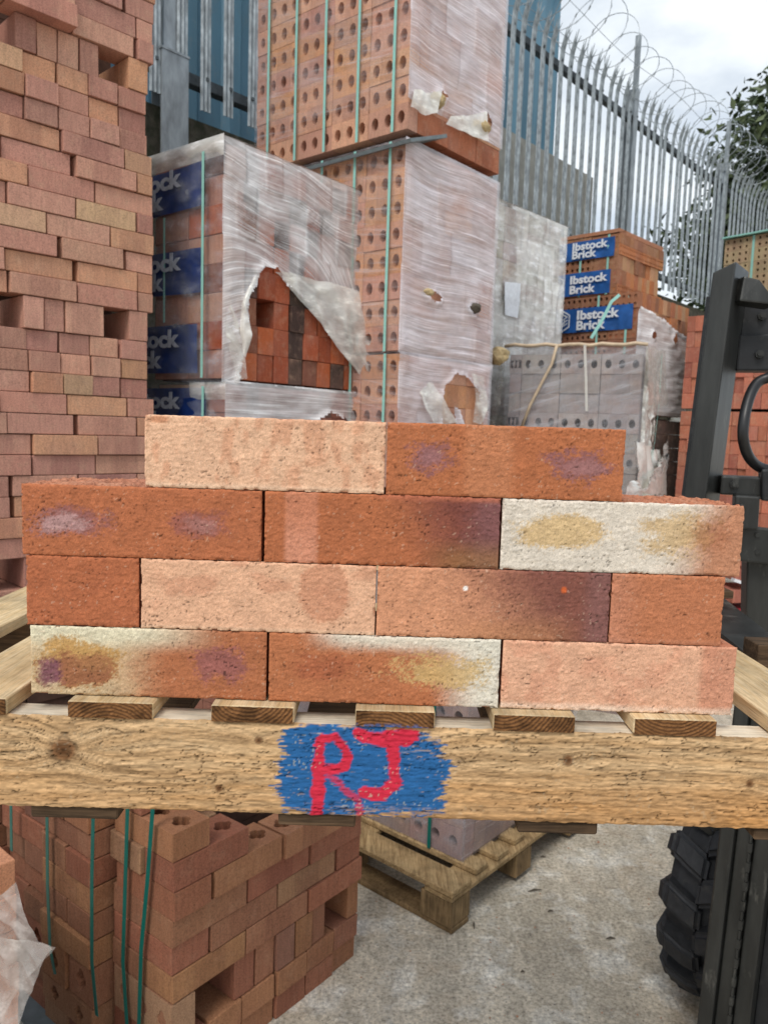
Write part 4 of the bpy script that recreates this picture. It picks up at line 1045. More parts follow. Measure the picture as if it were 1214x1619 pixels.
# ------------------------------------------------------------------ tree beyond the fence on the right
def tree(base, H, crown_c, crown_r, label, seed, nl=5200):
    rs = random.Random(seed); tr = thing('tree', label, 'tree', tuple(base), 'trees beyond the fence'); base = Vector(base); mb = MB()
    mb.tube([base, base + Vector((.05, .02, H * .35)), base + Vector((-.05, .1, H * .7)), base + Vector((.0, .1, H * .95))], .1, 8, rr=[.14, .10, .06, .02])
    tips = []
    for k in range(26):
        a = rs.uniform(0, 6.28); z0 = H * rs.uniform(.35, .85); L_ = rs.uniform(.5, 1) * crown_r * (1.25 - .5 * z0 / H)
        s = base + Vector((0, .05, z0)); e = s + Vector((math.cos(a) * L_, math.sin(a) * L_, rs.uniform(.1, .7) * L_)); m_ = s.lerp(e, .5) + Vector((0, 0, -.05))
        mb.tube([s, m_, e], .03, 5, rr=[.035, .02, .006]); tips += [e, m_, s.lerp(e, .78)]
        for q in range(3):
            e2 = e.lerp(s, rs.uniform(0, .4)) + Vector((rs.gauss(0, 1), rs.gauss(0, 1), rs.gauss(.2, .8))) * .28 * crown_r; mb.tube([m_, e2], .01, 4, rr=[.012, .004]); tips.append(e2)
    part('trunk', mb, M_BARK, tr, True)
    lf = MB()
    for i in range(nl):
        c = rs.choice(tips) + Vector((rs.gauss(0, 1), rs.gauss(0, 1), rs.gauss(0, .8))) * .15 * crown_r
        n = Vector((rs.gauss(0, 1), rs.gauss(0, 1), rs.gauss(.6, 1))).normalized(); u = n.orthogonal().normalized(); u.rotate(Matrix.Rotation(rs.uniform(0, 6.28), 3, n)); w = n.cross(u); s = rs.uniform(.04, .085)
        lf.add([c - u * s * 1.3, c - w * s * .6 + n * .01, c + u * s * 1.3, c + w * s * .6 + n * .01], [(0, 1, 2, 3)])
    part('crown', lf, M_LEAF, tr)
tree((7.15, 13.2, 2.3), 4.5, 0, 1.9, 'loose-leaved tree rising above the fence at the right edge', 4, 22000)
tree((6.2, 13.0, 2.1), 3.0, 0, 1.5, 'smaller leafy tree seen through the fence bars left of the tallest tree', 9, 11000)
mb = MB()
bank = MB(); bank.add([tuple(fpt(-2, -.36, 3.0)), tuple(fpt(16, -.36, 3.0)), tuple(fpt(30, -30, 2.2)), tuple(fpt(-2, -30, 2.2))], [(0, 1, 2, 3)])
tag(part('raised_ground', bank, M_CONCW, None), 'higher ground held up behind the retaining wall', kind='structure')

# ------------------------------------------------------------------ forklift
fk = thing('forklift', 'dark forklift with worn black mast, lifting the wooden pallet', 'forklift', (.80, 1.66, 0))
FKO = Vector(fk.location); YA = RAD(40); A_ = Vector((math.cos(YA), -math.sin(YA), 0)); B_ = Vector((math.sin(YA), math.cos(YA), 0)); TILT = RAD(2.8)
UP = (Vector((0, 0, 1)) + B_ * math.tan(TILT) + A_ * .02).normalized()
def fbox(mb, a0, a1, b0, b1, z0, z1, tilt=True, mi=0, chamf=None):
    O_ = Vector((.732, 1.62, .0)); up = UP if tilt else Vector((0, 0, 1))
    def P(a, b, z): return O_ + A_ * a + B_ * b + up * z
    mb.hexa([P(a0, b0, z0), P(a1, b0, z0), P(a1, b1, z0), P(a0, b1, z0)], [P(a0, b0, z1), P(a1, b0, z1), P(a1, b1, z1), P(a0, b1, z1)], mi)
def fpart(name, boxes, mat, bw=.003, tilt=True):
    mb = MB()
    for b in boxes: fbox(mb, *b, tilt=tilt)
    me = mb.mesh(name); bevel(me, bw); me.transform(Matrix.Translation(-FKO)); return link(name, me, mat, fk)
fpart('mast_channel', [(0, .030, 0, .14, .06, 1.12), (.0305, .062, .018, .13, .06, 1.10)], M_STEELG, .004)
fpart('inner_mast_rail', [(.066, .10, .03, .15, .08, 1.08)], M_STEELG, .003)
fpart('mast_plate', [(.10, .62, .07, .10, .05, .98)], M_STEEL, .003)
fpart('mast_channel', [(.64, .70, 0, .14, .06, 1.12)], M_STEELG, .004)
fpart('chassis', [(.0, .72, .34, 1.25, .16, .60), (.05, .66, .95, 1.5, .30, .95)], M_STEEL, .02, False)
fpart('overhead_guard', [(.05, .09, .40, .44, .6, 1.0)], M_STEEL, .004, False)
# upright fork shank with hook, from its place on the carriage
def quad_prism(mb, P, z0, z1, dx0, dx1):
    pass
SO = Vector((.600, 1.585, 0)); SA = Vector((.80, -.60, 0)).normalized(); SB = Vector((.60, .80, 0)); SUP = (Vector((.062, .02, 1))).normalized()
def S_(a, b, z): return SO + SA * a + SB * b + SUP * ((z - 1.385) / SUP.z) + Vector((0, 0, 1.385))
def sbox(mb, a0, a1, b0, b1, z0, z1, cut=0):
    mb.hexa([S_(a0, b0, z0), S_(a1, b0, z0), S_(a1, b1, z0), S_(a0, b1, z0)], [S_(a0, b0, z1 - cut), S_(a1, b0, z1), S_(a1, b1, z1), S_(a0, b1, z1 - cut)])
def spart(name, boxes, mat, bw=.003):
    mb = MB()
    for b in boxes: sbox(mb, *b)
    me = mb.mesh(name); bevel(me, bw, 2); me.transform(Matrix.Translation(-FKO)); return link(name, me, mat, fk)
shank = spart('fork', [(.012, .054, -.0, .115, 1.165, 1.853, .018)], M_STEELG, .004)
spart('carriage_upright', [(-.004, .010, .035, .075, 1.20, 1.795)], M_STEEL, .002)
mb = MB(); fd = Vector((-.10, -.995, 0)).normalized(); fs_ = Vector((.995, -.10, 0)); c = S_(.03, .05, 1.165)
ty0 = c.y
q = [c - fs_ * .05, c + fs_ * .05]
tine = MB(); e0 = c + fd * .62
tine.hexa([c - fs_ * .05 + Vector((0, .06, 0)), e0 - fs_ * .035, e0 + fs_ * .035, c + fs_ * .05 + Vector((0, .06, 0))], [c - fs_ * .05 + Vector((0, .06, .036)), e0 - fs_ * .035 + Vector((0, 0, .012)), e0 + fs_ * .035 + Vector((0, 0, .012)), c + fs_ * .05 + Vector((0, .06, .036))])
part('fork_tine', tine, M_STEELG, fk)
# latch, carriage bars and blocks to the right of the fork
mb = MB(); h0 = S_(.05, .03, 1.79)
mb.hexa([h0 + Vector((.004, -.02, -.012)), h0 + Vector((.078, -.03, -.02)), h0 + Vector((.078, .03, -.02)), h0 + Vector((.004, .03, -.012))],
        [h0 + Vector((.012, -.014, .038)), h0 + Vector((.040, -.022, .030)), h0 + Vector((.040, .024, .030)), h0 + Vector((.012, .02, .038))])
me = mb.mesh('fork_latch'); bevel(me, .004, 2); me.transform(Matrix.Translation(-FKO)); link('fork_latch', me, M_STEELG, fk)
CD = Vector((.90, -.30, 0)).normalized()
def carr(name, px0, py0, px1, py1, L_, dep, mat, bw=.004, Y=1.63, tl=0):
    a = atY(px0, py0, Y); b = atY(px1, py1, Y); mb = MB(); n = Vector((-CD.y, CD.x, 0)); d = CD * L_ + Vector((0, 0, tl))
    lo = [b, b + d, b + d + n * dep, b + n * dep]; hi = [a, a + d, a + d + n * dep, a + n * dep]
    mb.hexa(lo, hi); me = mb.mesh(name); bevel(me, bw, 2); me.transform(Matrix.Translation(-FKO)); return link(name, me, mat, fk)
carr('carriage_bar', 1174, 466, 1166, 534, .55, .07, M_STEEL, .006, 1.66)
carr('carriage_bar', 1168, 528, 1163, 586, .55, .06, M_STEEL, .004, 1.64)
carr('carriage_bar', 1140, 752, 1137, 782, .55, .06, M_STEELG, .004, 1.60)
carr('fork_stop', 1162, 783, 1159, 836, .045, .06, M_STEELG, .004, 1.55)
carr('carriage_plate', 1150, 828, 1146, 884, .55, .02, M_STEELG, .004, 1.585, -.035)
carr('carriage_side', 1204, 742, 1204, 792, .05, .06, M_STEEL, .004, 1.55)
# the mast channel continues up behind the carriage plate
carr('mast_rail', 1180, 880, 1177, 1060, .05, .10, M_STEELG, .004, 1.60)
mb = MB(); hp = [(1240, 590), (1214, 597), (1196, 606), (1184, 628), (1176, 660), (1174, 690), (1180, 716), (1192, 733), (1210, 742), (1240, 744)]
P = [atY(x, y, 1.56 + .02 * math.sin(i)) for i, (x, y) in enumerate(hp)]; sm = []
for i in range(len(P) - 1):
    a = P[max(i - 1, 0)]; b, c = P[i], P[i + 1]; d = P[min(i + 2, len(P) - 1)]
    for k in range(6):
        t = k / 6; sm.append(.5 * ((2 * b) + (c - a) * t + (2 * a - 5 * b + 4 * c - d) * t * t + (3 * b - a - 3 * c + d) * t ** 3))
mb.tube(sm, .0105, 12); part('hydraulic_hose', mb, M_HOSE, fk, True)
for bi, (x_, y_, Y_) in enumerate(((1172, 800, 1.545), (1196, 845, 1.57), (1196, 872, 1.57), (1200, 560, 1.62), (1204, 500, 1.64), (1160, 766, 1.585))):
    c = atY(x_, y_, Y_ + .004); mb = MB(); n_ = Vector((-CD.y, CD.x, 0)); mb.tube([c + n_ * .012, c - n_ * .006], .009, 6); mb.tube([c - n_ * .006, c - n_ * .012], .005, 8); part('bolt', mb, M_STEELG, fk)
mb = MB(); O_ = Vector((.732, 1.62, 0))
for k in range(44):
    c = O_ + A_ * .064 + B_ * .01 + UP * (.10 + k * .022); mb.box(c, (.004 if k % 2 else .008, .010, .0205), Matrix((A_, B_, UP)).transposed())
part('lift_chain', mb, M_STEELG, fk)
# tyre with chunky lugs
TC = Vector((.992, 2.03, .300)); mb = MB(); nS = 96; Rw = .272; Wd = .185
def tp(a_, r_, w_): return TC + (B_ * math.cos(a_) + Vector((0, 0, 1)) * math.sin(a_)) * r_ + A_ * w_
profT = [(.0, .10, ), (.0, .16), (.02, .225), (.0, .262), (.03, Rw), (.07, Rw + .004), (.1155, Rw + .004), (.155, Rw), (.185, .262), (.165, .225), (.185, .16), (.185, .10)]
for k in range(nS):
    a0 = 2 * math.pi * k / nS
    for (w_, r_) in profT: mb.v.append(tuple(tp(a0, r_, w_ - Wd / 2)))
npf = len(profT)
for k in range(nS):
    k2 = (k + 1) % nS
    for i in range(npf - 1): mb.f.append((k * npf + i, k2 * npf + i, k2 * npf + i + 1, k * npf + i + 1)); mb.m.append(0)
for k in range(15):
    for sd in (0, 1):
        a0 = 2 * math.pi * (k + .5 * sd) / 15; sg = -1 if sd == 0 else 1
        vs = []
        for (w_, da, r0_, r1_) in ((sg * .102, .0, .20, .285), (sg * .080, .0, Rw - .01, .312), (sg * .03, .08, Rw - .01, .314), (-sg * .008, .14, Rw - .01, .308)):
            for (dd, rr_) in ((-.135, r0_), (-.105, r1_), (.105, r1_), (.135, r0_)): vs.append(tp(a0 + da + dd, rr_, w_))
        fs = []
        for i in range(3):
            for j in range(3): fs.append((i * 4 + j, i * 4 + j + 1, (i + 1) * 4 + j + 1, (i + 1) * 4 + j))
        fs += [(0, 1, 2, 3), (15, 14, 13, 12)]; mb.add(vs, fs)
tyo = part('tyre', mb, M_RUBBER, fk)
bm = bmesh.new(); bm.from_mesh(tyo.data); bmesh.ops.recalc_face_normals(bm, faces=bm.faces[:]); bmesh.ops.bevel(bm, geom=[e for e in bm.edges if e.is_manifold and e.calc_face_angle(0) > .7], offset=.011, segments=3, affect='EDGES'); bm.to_mesh(tyo.data); bm.free()
mb = MB(); rim = [(.01, .10), (.02, .155), (.06, .15), (.09, .12), (.08, .05), (.06, .0)]
mb2 = MB()
for k in range(40):
    for (w_, r_) in [(Wd * .1, .165), (Wd * .22, .155), (Wd * .5, .14), (Wd * .42, .07), (Wd * .3, .0)]: mb2.v.append(tuple(tp(2 * math.pi * k / 40, r_, w_ * -1 + 0)))
for k in range(40):
    for i in range(4): mb2.f.append((k * 5 + i, ((k + 1) % 40) * 5 + i, ((k + 1) % 40) * 5 + i + 1, k * 5 + i + 1)); mb2.m.append(0)
part('rim', mb2, M_STEELG, tyo if False else fk, True)
mb = MB(); m0 = atY(1098, 1298, 1.86); 
mb.hexa([atY(1100, 1306, 1.9), atY(1150, 1342, 1.86), atY(1160, 1330, 2.1), atY(1112, 1300, 2.1)], [atY(1092, 1290, 1.9), atY(1150, 1250, 1.86), atY(1160, 1250, 2.1), atY(1100, 1285, 2.1)])
part('mudguard', mb, M_STEELG, fk)

# ------------------------------------------------------------------ front pallet held up by the forklift
PZ = 1.2315; SLT = .0155; BY0 = .685
fp = thing('wooden_pallet', 'raised wooden pallet with blue and red painted front beam, held by the forklift', 'pallet', (0, BY0, 1.14))
FPO = Vector(fp.location)
def wood_part(name, c, d, mat, bw=.0012, rot=None, jag=0, taper=None):
    mb = MB(); mb.box(c, d, rot, taper=taper); me = mb.mesh(name)
    bm = bmesh.new(); bm.from_mesh(me); bmesh.ops.bevel(bm, geom=bm.edges[:], offset=bw, segments=1, affect='EDGES')
    bm.to_mesh(me); bm.free(); me.transform(Matrix.Translation(-FPO)); return link(name, me, mat, fp)
# front beam: rough sawn face as a dense relief with its painted sign
bw_, bh_ = 1.16, .0875; bx0 = -.52; nx, nz = 930, 74
X = np.linspace(bx0, bx0 + bw_, nx)[None, :].repeat(nz, 0); Zb = np.linspace(0, bh_, nz)[:, None].repeat(nx, 1)
xm = X * 1000; zm = Zb * 1000                                # millimetres
def kdist(cx, cz, rx, rz): return np.sqrt(((xm - cx) / rx) ** 2 + ((zm - cz) / rz) ** 2)
def PXZ(px, py):
    p = atY(px, py, BY0); return p.x * 1000, (p.z - (PZ - bh_)) * 1000
knots = [(*PXZ(100, 1186), 11, 10.), (*PXZ(898, 1203), 4, 4.2), (*PXZ(346, 1247), 3, 3), (*PXZ(409, 1171), 3, 2.6), (*PXZ(1185, 1240), 3, 3)]
flow = zm + 6 * (fbm(xm / 190, zm / 60, 3, 3) - .5) * 4
for cx, cz, rx, rz in knots:
    k = kdist(cx, cz, rx * 2.6, rz * 2.2); flow = flow + np.where(zm > cz, 1, -1) * rz * 1.1 * np.exp(-k ** 2) * (1)
ring = np.sin(flow * .42 + fbm(xm / 160, zm / 40, 7, 3) * 6) * .5 + .5
fib = fbm(xm / 16, flow / .9, 11, 4, .6)
rough = fbm(xm / 6 + fbm(xm / 30, zm / 30, 2) * 4, flow / 1.3, 21, 3, .6)
crk = 1 - np.abs(fbm(xm / 17 + 40, flow / 2.6, 31, 3) - .5) * 2            # ridged
crack = sstep(.93, .99, crk) * sstep(.46, .60, fbm(xm / 60, zm / 25, 33, 2) * .5 + .5 * vnoise(xm / 9, flow / 3, 35) + .03)
base1 = linf((216, 180, 136)); base2 = linf((176, 136, 92)); warm = linf((190, 132, 72)); dark = linf((92, 60, 34))
tcol = base1[None, None] * (1 - ring[..., None] * .6) + base2[None, None] * ring[..., None] * .6
wz = sstep(60, 12, zm + 14 * (fbm(xm / 80, zm / 20, 41) - .5)) * (.45 + .55 * sstep(-100, 250, xm)); tcol = tcol * (1 - .65 * wz[..., None]) + warm * .65 * wz[..., None]
gr = sstep(.4, .7, fbm(xm / 120, zm / 30, 44, 3)); tcol = tcol * (1 - .3 * gr[..., None]) + linf((178, 150, 116)) * .3 * gr[..., None]
tcol = tcol * (.62 + .76 * fib[..., None]) * (.70 + .60 * rough[..., None])
lg = fbm(xm / 130, flow / 1.5, 26, 3, .5); tcol = tcol * (1 - .26 * sstep(.54, .64, lg)[..., None])
lam = fbm(xm / 26, flow / 1.05 + 1.5 * np.sin(xm / 23.), 25, 3, .6); lamd = sstep(.56, .66, lam); tcol = tcol * (1 - .30 * lamd[..., None])
for cx, cz, rx, rz in knots:
    k = kdist(cx, cz, rx, rz); r_ = np.exp(-np.clip(k - .6, 0, 9) ** 2 * 3); rr = .75 + .25 * np.sin(k * 9)
    tcol = tcol * (1 - .85 * r_[..., None]) + (linf((118, 74, 42)) * rr[..., None]) * .85 * r_[..., None]
    kc = np.exp(-(k * 3.2) ** 2); tcol = tcol * (1 - .7 * kc[..., None])
    kb = np.exp(-((k - 1.15) * 4.5) ** 2) * sstep(.35, .6, vnoise(xm / 3, zm / 3, 9)); tcol = tcol * (1 - .45 * kb[..., None])
# bark-like scar right of the big knot
sx, sz = PXZ(128, 1178); sc_ = np.exp(-((xm - sx) / 6) ** 2 - ((zm - sz) / 17) ** 2) * sstep(.45, .7, fbm(xm / 4, zm / 6, 51)); tcol = tcol * (1 - .5 * sc_[..., None])
# paint
paint_h = np.zeros_like(xm)
def pl(pts): return [PXZ(*p) for p in pts]
def strokes(pts, r, taper=None):
    pts = pl(pts); d = np.full(xm.shape, 99.)
    for a, b in zip(pts[:-1], pts[1:]):
        a = np.array(a); b = np.array(b); ab = b - a; t = np.clip(((xm - a[0]) * ab[0] + (zm - a[1]) * ab[1]) / (ab @ ab), 0, 1)
        d = np.minimum(d, np.hypot(xm - a[0] - t * ab[0], zm - a[1] - t * ab[1]))
    return d - r
blue_poly = pl([(445, 1147), (520, 1142), (600, 1148), (640, 1156), (680, 1162), (694, 1170), (700, 1182), (690, 1190), (716, 1206), (712, 1222), (702, 1236), (700, 1288), (560, 1292), (500, 1290), (446, 1284), (438, 1262), (432, 1240), (437, 1222), (436, 1205), (446, 1192), (436, 1172)])
dist = polydist(xm, zm, blue_poly); ins = inpoly(xm, zm, blue_poly); sd = np.where(ins, -dist, dist)
streak = (fbm(xm / 14, flow / 1.3, 61, 3, .6) - .5) * 2
bl_ = sstep(1.2, -1.8, sd + streak * 9 + np.where(xm < PXZ(470, 1200)[0], 1.5, 0))
scrape = sstep(.52, .62, fbm(xm / 9, flow / 1.5, 63, 3)) * sstep(14, 2, zm) * sstep(PXZ(520, 1200)[0], PXZ(600, 1200)[0], xm) + sstep(.57, .68, fbm(xm / 9, flow / 1.5, 67, 3)) * sstep(PXZ(600, 1160)[0], PXZ(690, 1160)[0], xm) * sstep(55, 70, zm) + .8 * sstep(.60, .70, fbm(xm / 8, flow / 1.3, 69, 3)) * sstep(16, 4, zm)
bl_ = bl_ * (1 - .8 * np.clip(scrape, 0, .85)) * (1 - .5 * sstep(.74, .80, fbm(xm / 10, flow / 1.2, 70, 3)))
bcol = linf((44, 98, 152)) * (.72 + .5 * fib[..., None]) * (.8 + .4 * rough[..., None])
tcol = tcol * (1 - bl_[..., None]) + bcol * bl_[..., None]
R1 = strokes([(505, 1172), (504, 1200), (503, 1240), (500, 1290)], 5.3)
R2 = strokes([(500, 1178), (510, 1166), (528, 1166), (544, 1180), (550, 1196), (545, 1210), (532, 1216), (512, 1218)], 4.3)
R3 = strokes([(512, 1220), (530, 1232), (548, 1252), (566, 1266), (570, 1290)], 4.4)
J1 = strokes([(566, 1160), (585, 1166), (620, 1164), (655, 1162)], 5.2); J1b = strokes([(570, 1164), (600, 1172), (645, 1170)], 4.8)
J2 = strokes([(620, 1176), (625, 1204)], 5.2); J2b = strokes([(623, 1216), (626, 1238), (612, 1250)], 5.2)
J3 = strokes([(578, 1252), (592, 1258), (606, 1256), (616, 1242)], 6.2)
red = np.minimum.reduce([R1, R2, J1, J1b, J2, J2b, J3]) + (fbm(xm / 12, zm / 12, 73, 2) - .45) * 4.5; rn = (fbm(xm / 9, flow / 1.2, 71, 3, .6) - .5) * 5
rr_ = np.maximum(sstep(1.0, -.8, red + rn), .75 * sstep(.8, -1.2, R3 + rn * 1.3 + 1.0))
rcol = linf((204, 48, 70)) * (.72 + .5 * fib[..., None]) * (.85 + .3 * rough[..., None])
tcol = tcol * (1 - rr_[..., None]) + rcol * rr_[..., None]
pk = sstep(.80, .84, vnoise(xm / 1.6, zm / 1.6, 81)) * sstep(.6, .75, vnoise(xm / 14, zm / 12, 83)) * np.maximum(bl_, .3) * .5
tcol = tcol * (1 - pk[..., None]) + linf((190, 190, 170)) * pk[..., None]
tcol = tcol * (1 - .62 * crack[..., None] * (1 - .35 * np.maximum(bl_, rr_)[..., None]))
kn_ = np.zeros_like(xm)
for cx, cz, rx, rz in knots: kn_ = np.maximum(kn_, np.exp(-kdist(cx, cz, rx, rz) ** 2))
relief = ((rough - .5) * .0017 + (fib - .5) * .0008) * (1 - .7 * kn_) - crack * .0016 - lamd * .0006 + rr_ * .0003 + bl_ * .0002
edge = np.minimum(Zb, bh_ - Zb) * 1000; relief = relief - np.clip(2.2 - edge, 0, 2.2) ** 2 * .00035 - .0006 * sstep(5, 0, edge) * vnoise(xm / 5, zm / 3, 91)
Zt = Zb + (PZ - bh_) + (edge < 1.3) * (fbm(xm / 8, zm, 93, 3) - .5) * .0022
bf = grid_mesh('beam_face', X, BY0 + .0005 - relief, Zt, None, None, None, M_SAWN, fp, rgb=np.clip(tcol, 0, 1)); bf.name = 'front_beam'
bf['label'] = 'rough sawn front beam with a blue painted patch and red hand-painted letters RJ'
mb = MB(); mb.box((bx0 + bw_ / 2, BY0 + .0185, PZ - bh_ / 2), (bw_, .029, bh_ - .0014)); me = mb.mesh('beam_body'); me.transform(Matrix.Translation(-FPO)); link('beam_body', me, M_BEAMTOP, fp)
# deck boards running away from the camera; their cut ends face us
def bx(px): return atY(px, 1120, BY0).x
ends = [(-344, -209), (-118, 12), (108, 243), (334, 465), (562, 688), (780, 910), (1003, 1135), (1229, 1362)]
D_LEN = .80
for i, (a, b) in enumerate(ends):
    x0, x1 = bx(a), bx(b); fr_ = random.uniform(-.0012, .001)
    dl = {1: D_LEN, 0: D_LEN, 7: .34}.get(i, D_LEN); w = x1 - x0
    m, n = 40, 24
    mb = MB(); mb.box(((x0 + x1) / 2, BY0 + dl / 2 + fr_, PZ + .0004 + SLT / 2), (w, dl, SLT - .0006)); me = mb.mesh('deck_board'); bevel(me, .0011, 1)
    me.transform(Matrix.Translation(-FPO)); link('deck_board', me, M_SLAT, fp)
    # rough end grain face, 1.5 mm proud
    ex = np.linspace(x0 + .0008, x1 - .0008, 70)[None, :].repeat(18, 0); ez = np.linspace(0, SLT - .001, 18)[:, None].repeat(70, 1)
    cxr = (x0 + x1) / 2 + random.uniform(-.03, .03); czr = random.choice([-.03, .05, -.05, .035]); rad = np.hypot(ex - cxr, ez - czr) * 1000
    gr_ = np.sin(rad * 1.9 + fbm(ex * 90, ez * 90, i, 3) * 5) * .5 + .5; nz_ = fbm(ex * 500, ez * 700, i + 9, 4, .65); st = sstep(.4, .7, fbm(ex * 60, ez * 80, i + 20, 3))
    c1 = linf((140, 98, 60)); c2 = linf((84, 56, 36)); col = c1 * (1 - gr_[..., None]) + c2 * gr_[..., None]; col = col * (.55 + .9 * nz_[..., None]) * (1 - .5 * st[..., None])
    if i == 4: # overspray of the sign on this board end
        k = sstep(.0045, .0, ez) * sstep(.45, .6, fbm(ex * 200, ez * 300, 5)); col = col * (1 - .7 * k[..., None]) + linf((40, 100, 165)) * .7 * k[..., None]
    grid_mesh('board_end', ex, BY0 + fr_ - .0012 - (nz_ - .5) * .0022, PZ + .0006 + ez, None, None, None, M_SAWN, fp, rgb=np.clip(col, 0, 1))
# right and left visible deck boards are pale on top; bearers below the deck
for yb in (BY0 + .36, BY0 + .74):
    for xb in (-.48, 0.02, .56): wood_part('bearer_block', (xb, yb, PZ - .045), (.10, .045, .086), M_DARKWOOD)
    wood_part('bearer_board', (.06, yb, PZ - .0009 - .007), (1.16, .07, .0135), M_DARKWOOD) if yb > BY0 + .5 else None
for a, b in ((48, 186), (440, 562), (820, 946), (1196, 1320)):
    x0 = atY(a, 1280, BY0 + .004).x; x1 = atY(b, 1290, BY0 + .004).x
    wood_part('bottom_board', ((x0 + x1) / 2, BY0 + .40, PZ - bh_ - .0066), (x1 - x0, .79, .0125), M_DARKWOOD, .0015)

# ------------------------------------------------------------------ dry-laid display bricks on the pallet
WY = .699; WZ0 = PZ + SLT + .0008; ROWH = .0653
TERRA = (186, 98, 66); SALM = (222, 168, 138); CREAM = (214, 204, 180); PURP = (140, 92, 92); YEL = (204, 160, 88); DPURP = (104, 62, 60)
G_WALL = 'display bricks laid dry on the front pallet'
def ell(u, v, cx, cy, rx, ry, soft=.5, wob=None):
    k = (np.abs((u - cx) / rx) ** 2.6 + np.abs((v - cy) / ry) ** 2.6) ** (1 / 2.6)
    if wob is not None: k = k + wob
    return sstep(1 + soft * .7, 1 - soft * .7, k)
def front_brick(label, row, px0, px1, col_fn, seed, half=False, holes=True):
    """row 0 = lowest; px0/px1 at the mid height of the row"""
    ymid = {0: 1065, 1: 950, 2: 838, 3: 722}[row]
    x0 = atY(px0, ymid, WY).x; x1 = atY(px1, ymid, WY).x; w = x1 - x0; h = .0648; zb_ = WZ0 + row * ROWH; D = .1025
    if half: D = .2
    t = thing('brick', label, 'brick', ((x0 + x1) / 2, WY, zb_), G_WALL); t.rotation_euler = (0, 0, random.uniform(-.004, .004))
    nx = int(w / .0011); nz = 60
    x = np.linspace(-w / 2, w / 2, nx)[None, :].repeat(nz, 0); z = np.linspace(0, h, nz)[:, None].repeat(nx, 1)
    u = (x + w / 2) / w; v = z / h; X_ = x * 1000 + seed * 97; Z_ = z * 1000 + seed * 31
    wob = (fbm(X_ / 14, Z_ / 10, seed, 4) - .5) * 1.3 + (fbm(X_ / 1.7, Z_ / 1.3, seed + 40, 3, .7) - .5) * 1.5
    col = col_fn(u, v, wob, X_, Z_)
    mot = fbm(X_ / 11, Z_ / 9, seed + 3, 4, .6) - .5; col = col * (1 + mot[..., None] * .30); fl_ = sstep(.55, .62, fbm(X_ / 3.2, Z_ / 2.2, seed + 33, 3, .6)); col = col * (1 - .07 * fl_[..., None])
    sp_ = fbm(X_ / 1.5, Z_ / 1.2, seed + 5, 3, .7); col = col * (.72 + .56 * sp_[..., None])
    drag = fbm(X_ / 7, Z_ / 2.4 + .3 * X_ / 9, seed + 6, 4, .65)
    pit = sstep(.84, .90, vnoise(X_ / 1.8, Z_ / 1.5, seed + 7)) * sstep(.48, .64, fbm(X_ / 18, Z_ / 14, seed + 8, 2)); col = col * (1 - .62 * pit[..., None])
    lt = sstep(.86, .92, vnoise(X_ / 1.3, Z_ / 1.3, seed + 12)) * sstep(.5, .65, vnoise(X_ / 9, Z_ / 9, seed + 13)); col = col * (1 - .35 * lt[..., None]) + linf((225, 190, 165)) * .35 * lt[..., None]
    col = col * (1 - .07 * sstep(.58, .7, drag)[..., None]) * (1 + .06 * sstep(.42, .3, drag)[..., None])
    ed = np.minimum(np.minimum(x + w / 2, w / 2 - x), np.minimum(z, h - z)) * 1000
    chip = sstep(.60, .68, fbm(X_ / 5, Z_ / 5, seed + 15, 3)) * sstep(2.6, .3, ed)
    rel = (drag - .5) * .0007 + (sp_ - .5) * .0003 + .0007 * sstep(.66, .80, vnoise(X_ / 2.6, Z_ / 1.5, seed + 60)) - pit * .0008 - chip * .0024 - np.clip(1.8 - ed, 0, 1.8) ** 2 * .0004
    col = col * (1 + .14 * sstep(2.4, .6, ed)[..., None])
    zz = z + (ed < .9) * (v > .5) * (fbm(X_ / 5, Z_ * 0, seed + 17, 3) - .55) * .0011; zz = zz + zb_
    xx = x + (x0 + x1) / 2
    o = grid_mesh('faced_side', xx, WY - .0012 - rel, zz, None, None, None, M_FRONT, t, rgb=np.clip(col, 0, 1))
    # body with perforated, ragged bed faces
    mb = MB(); hw = w - .0016; bh2 = h - .0006
    rings = plate_holes(hw, D - .002, (2 if half else 5), (5 if half else 2), 'oval', .0115 if not half else .0125, .0135 if not half else .012)
    def F(a, b, zq): return (a, b + D / 2, zq)
    for rp, hp in rings:
        for zq, fl in ((0.0003, True), (bh2, False)):
            vs = [F(a, b, zq) for a, b in rp]; mid = [F(a * .5 + c * .5, b * .5 + d * .5, zq) for (a, b), (c, d) in zip(rp, hp)]; vs2 = [F(a, b, zq - (.004 if not fl else -.004)) for a, b in hp]
            fs = [(k, (k + 1) % 16, 16 + (k + 1) % 16, 16 + k) for k in range(16)] + [(16 + k, 16 + (k + 1) % 16, 32 + (k + 1) % 16, 32 + k) for k in range(16)]
            mb.add(vs + mid + vs2, [f[::-1] if fl else f for f in fs])
        mb.add([F(a, b, .004) for a, b in hp] + [F(a, b, bh2 - .004) for a, b in hp], [(k + 16, 16 + (k + 1) % 16, (k + 1) % 16, k) for k in range(16)])
    c4 = [(-hw / 2, -(D - .002) / 2), (hw / 2, -(D - .002) / 2), (hw / 2, (D - .002) / 2), (-hw / 2, (D - .002) / 2)]
    mb.add([F(a, b, .0003) for a, b in c4] + [F(a, b, bh2) for a, b in c4], [(k, (k + 1) % 4, 4 + (k + 1) % 4, 4 + k) for k in range(4)])
    me = mb.mesh('body'); bm = bmesh.new(); bm.from_mesh(me); bmesh.ops.remove_doubles(bm, verts=bm.verts[:], dist=1e-5)
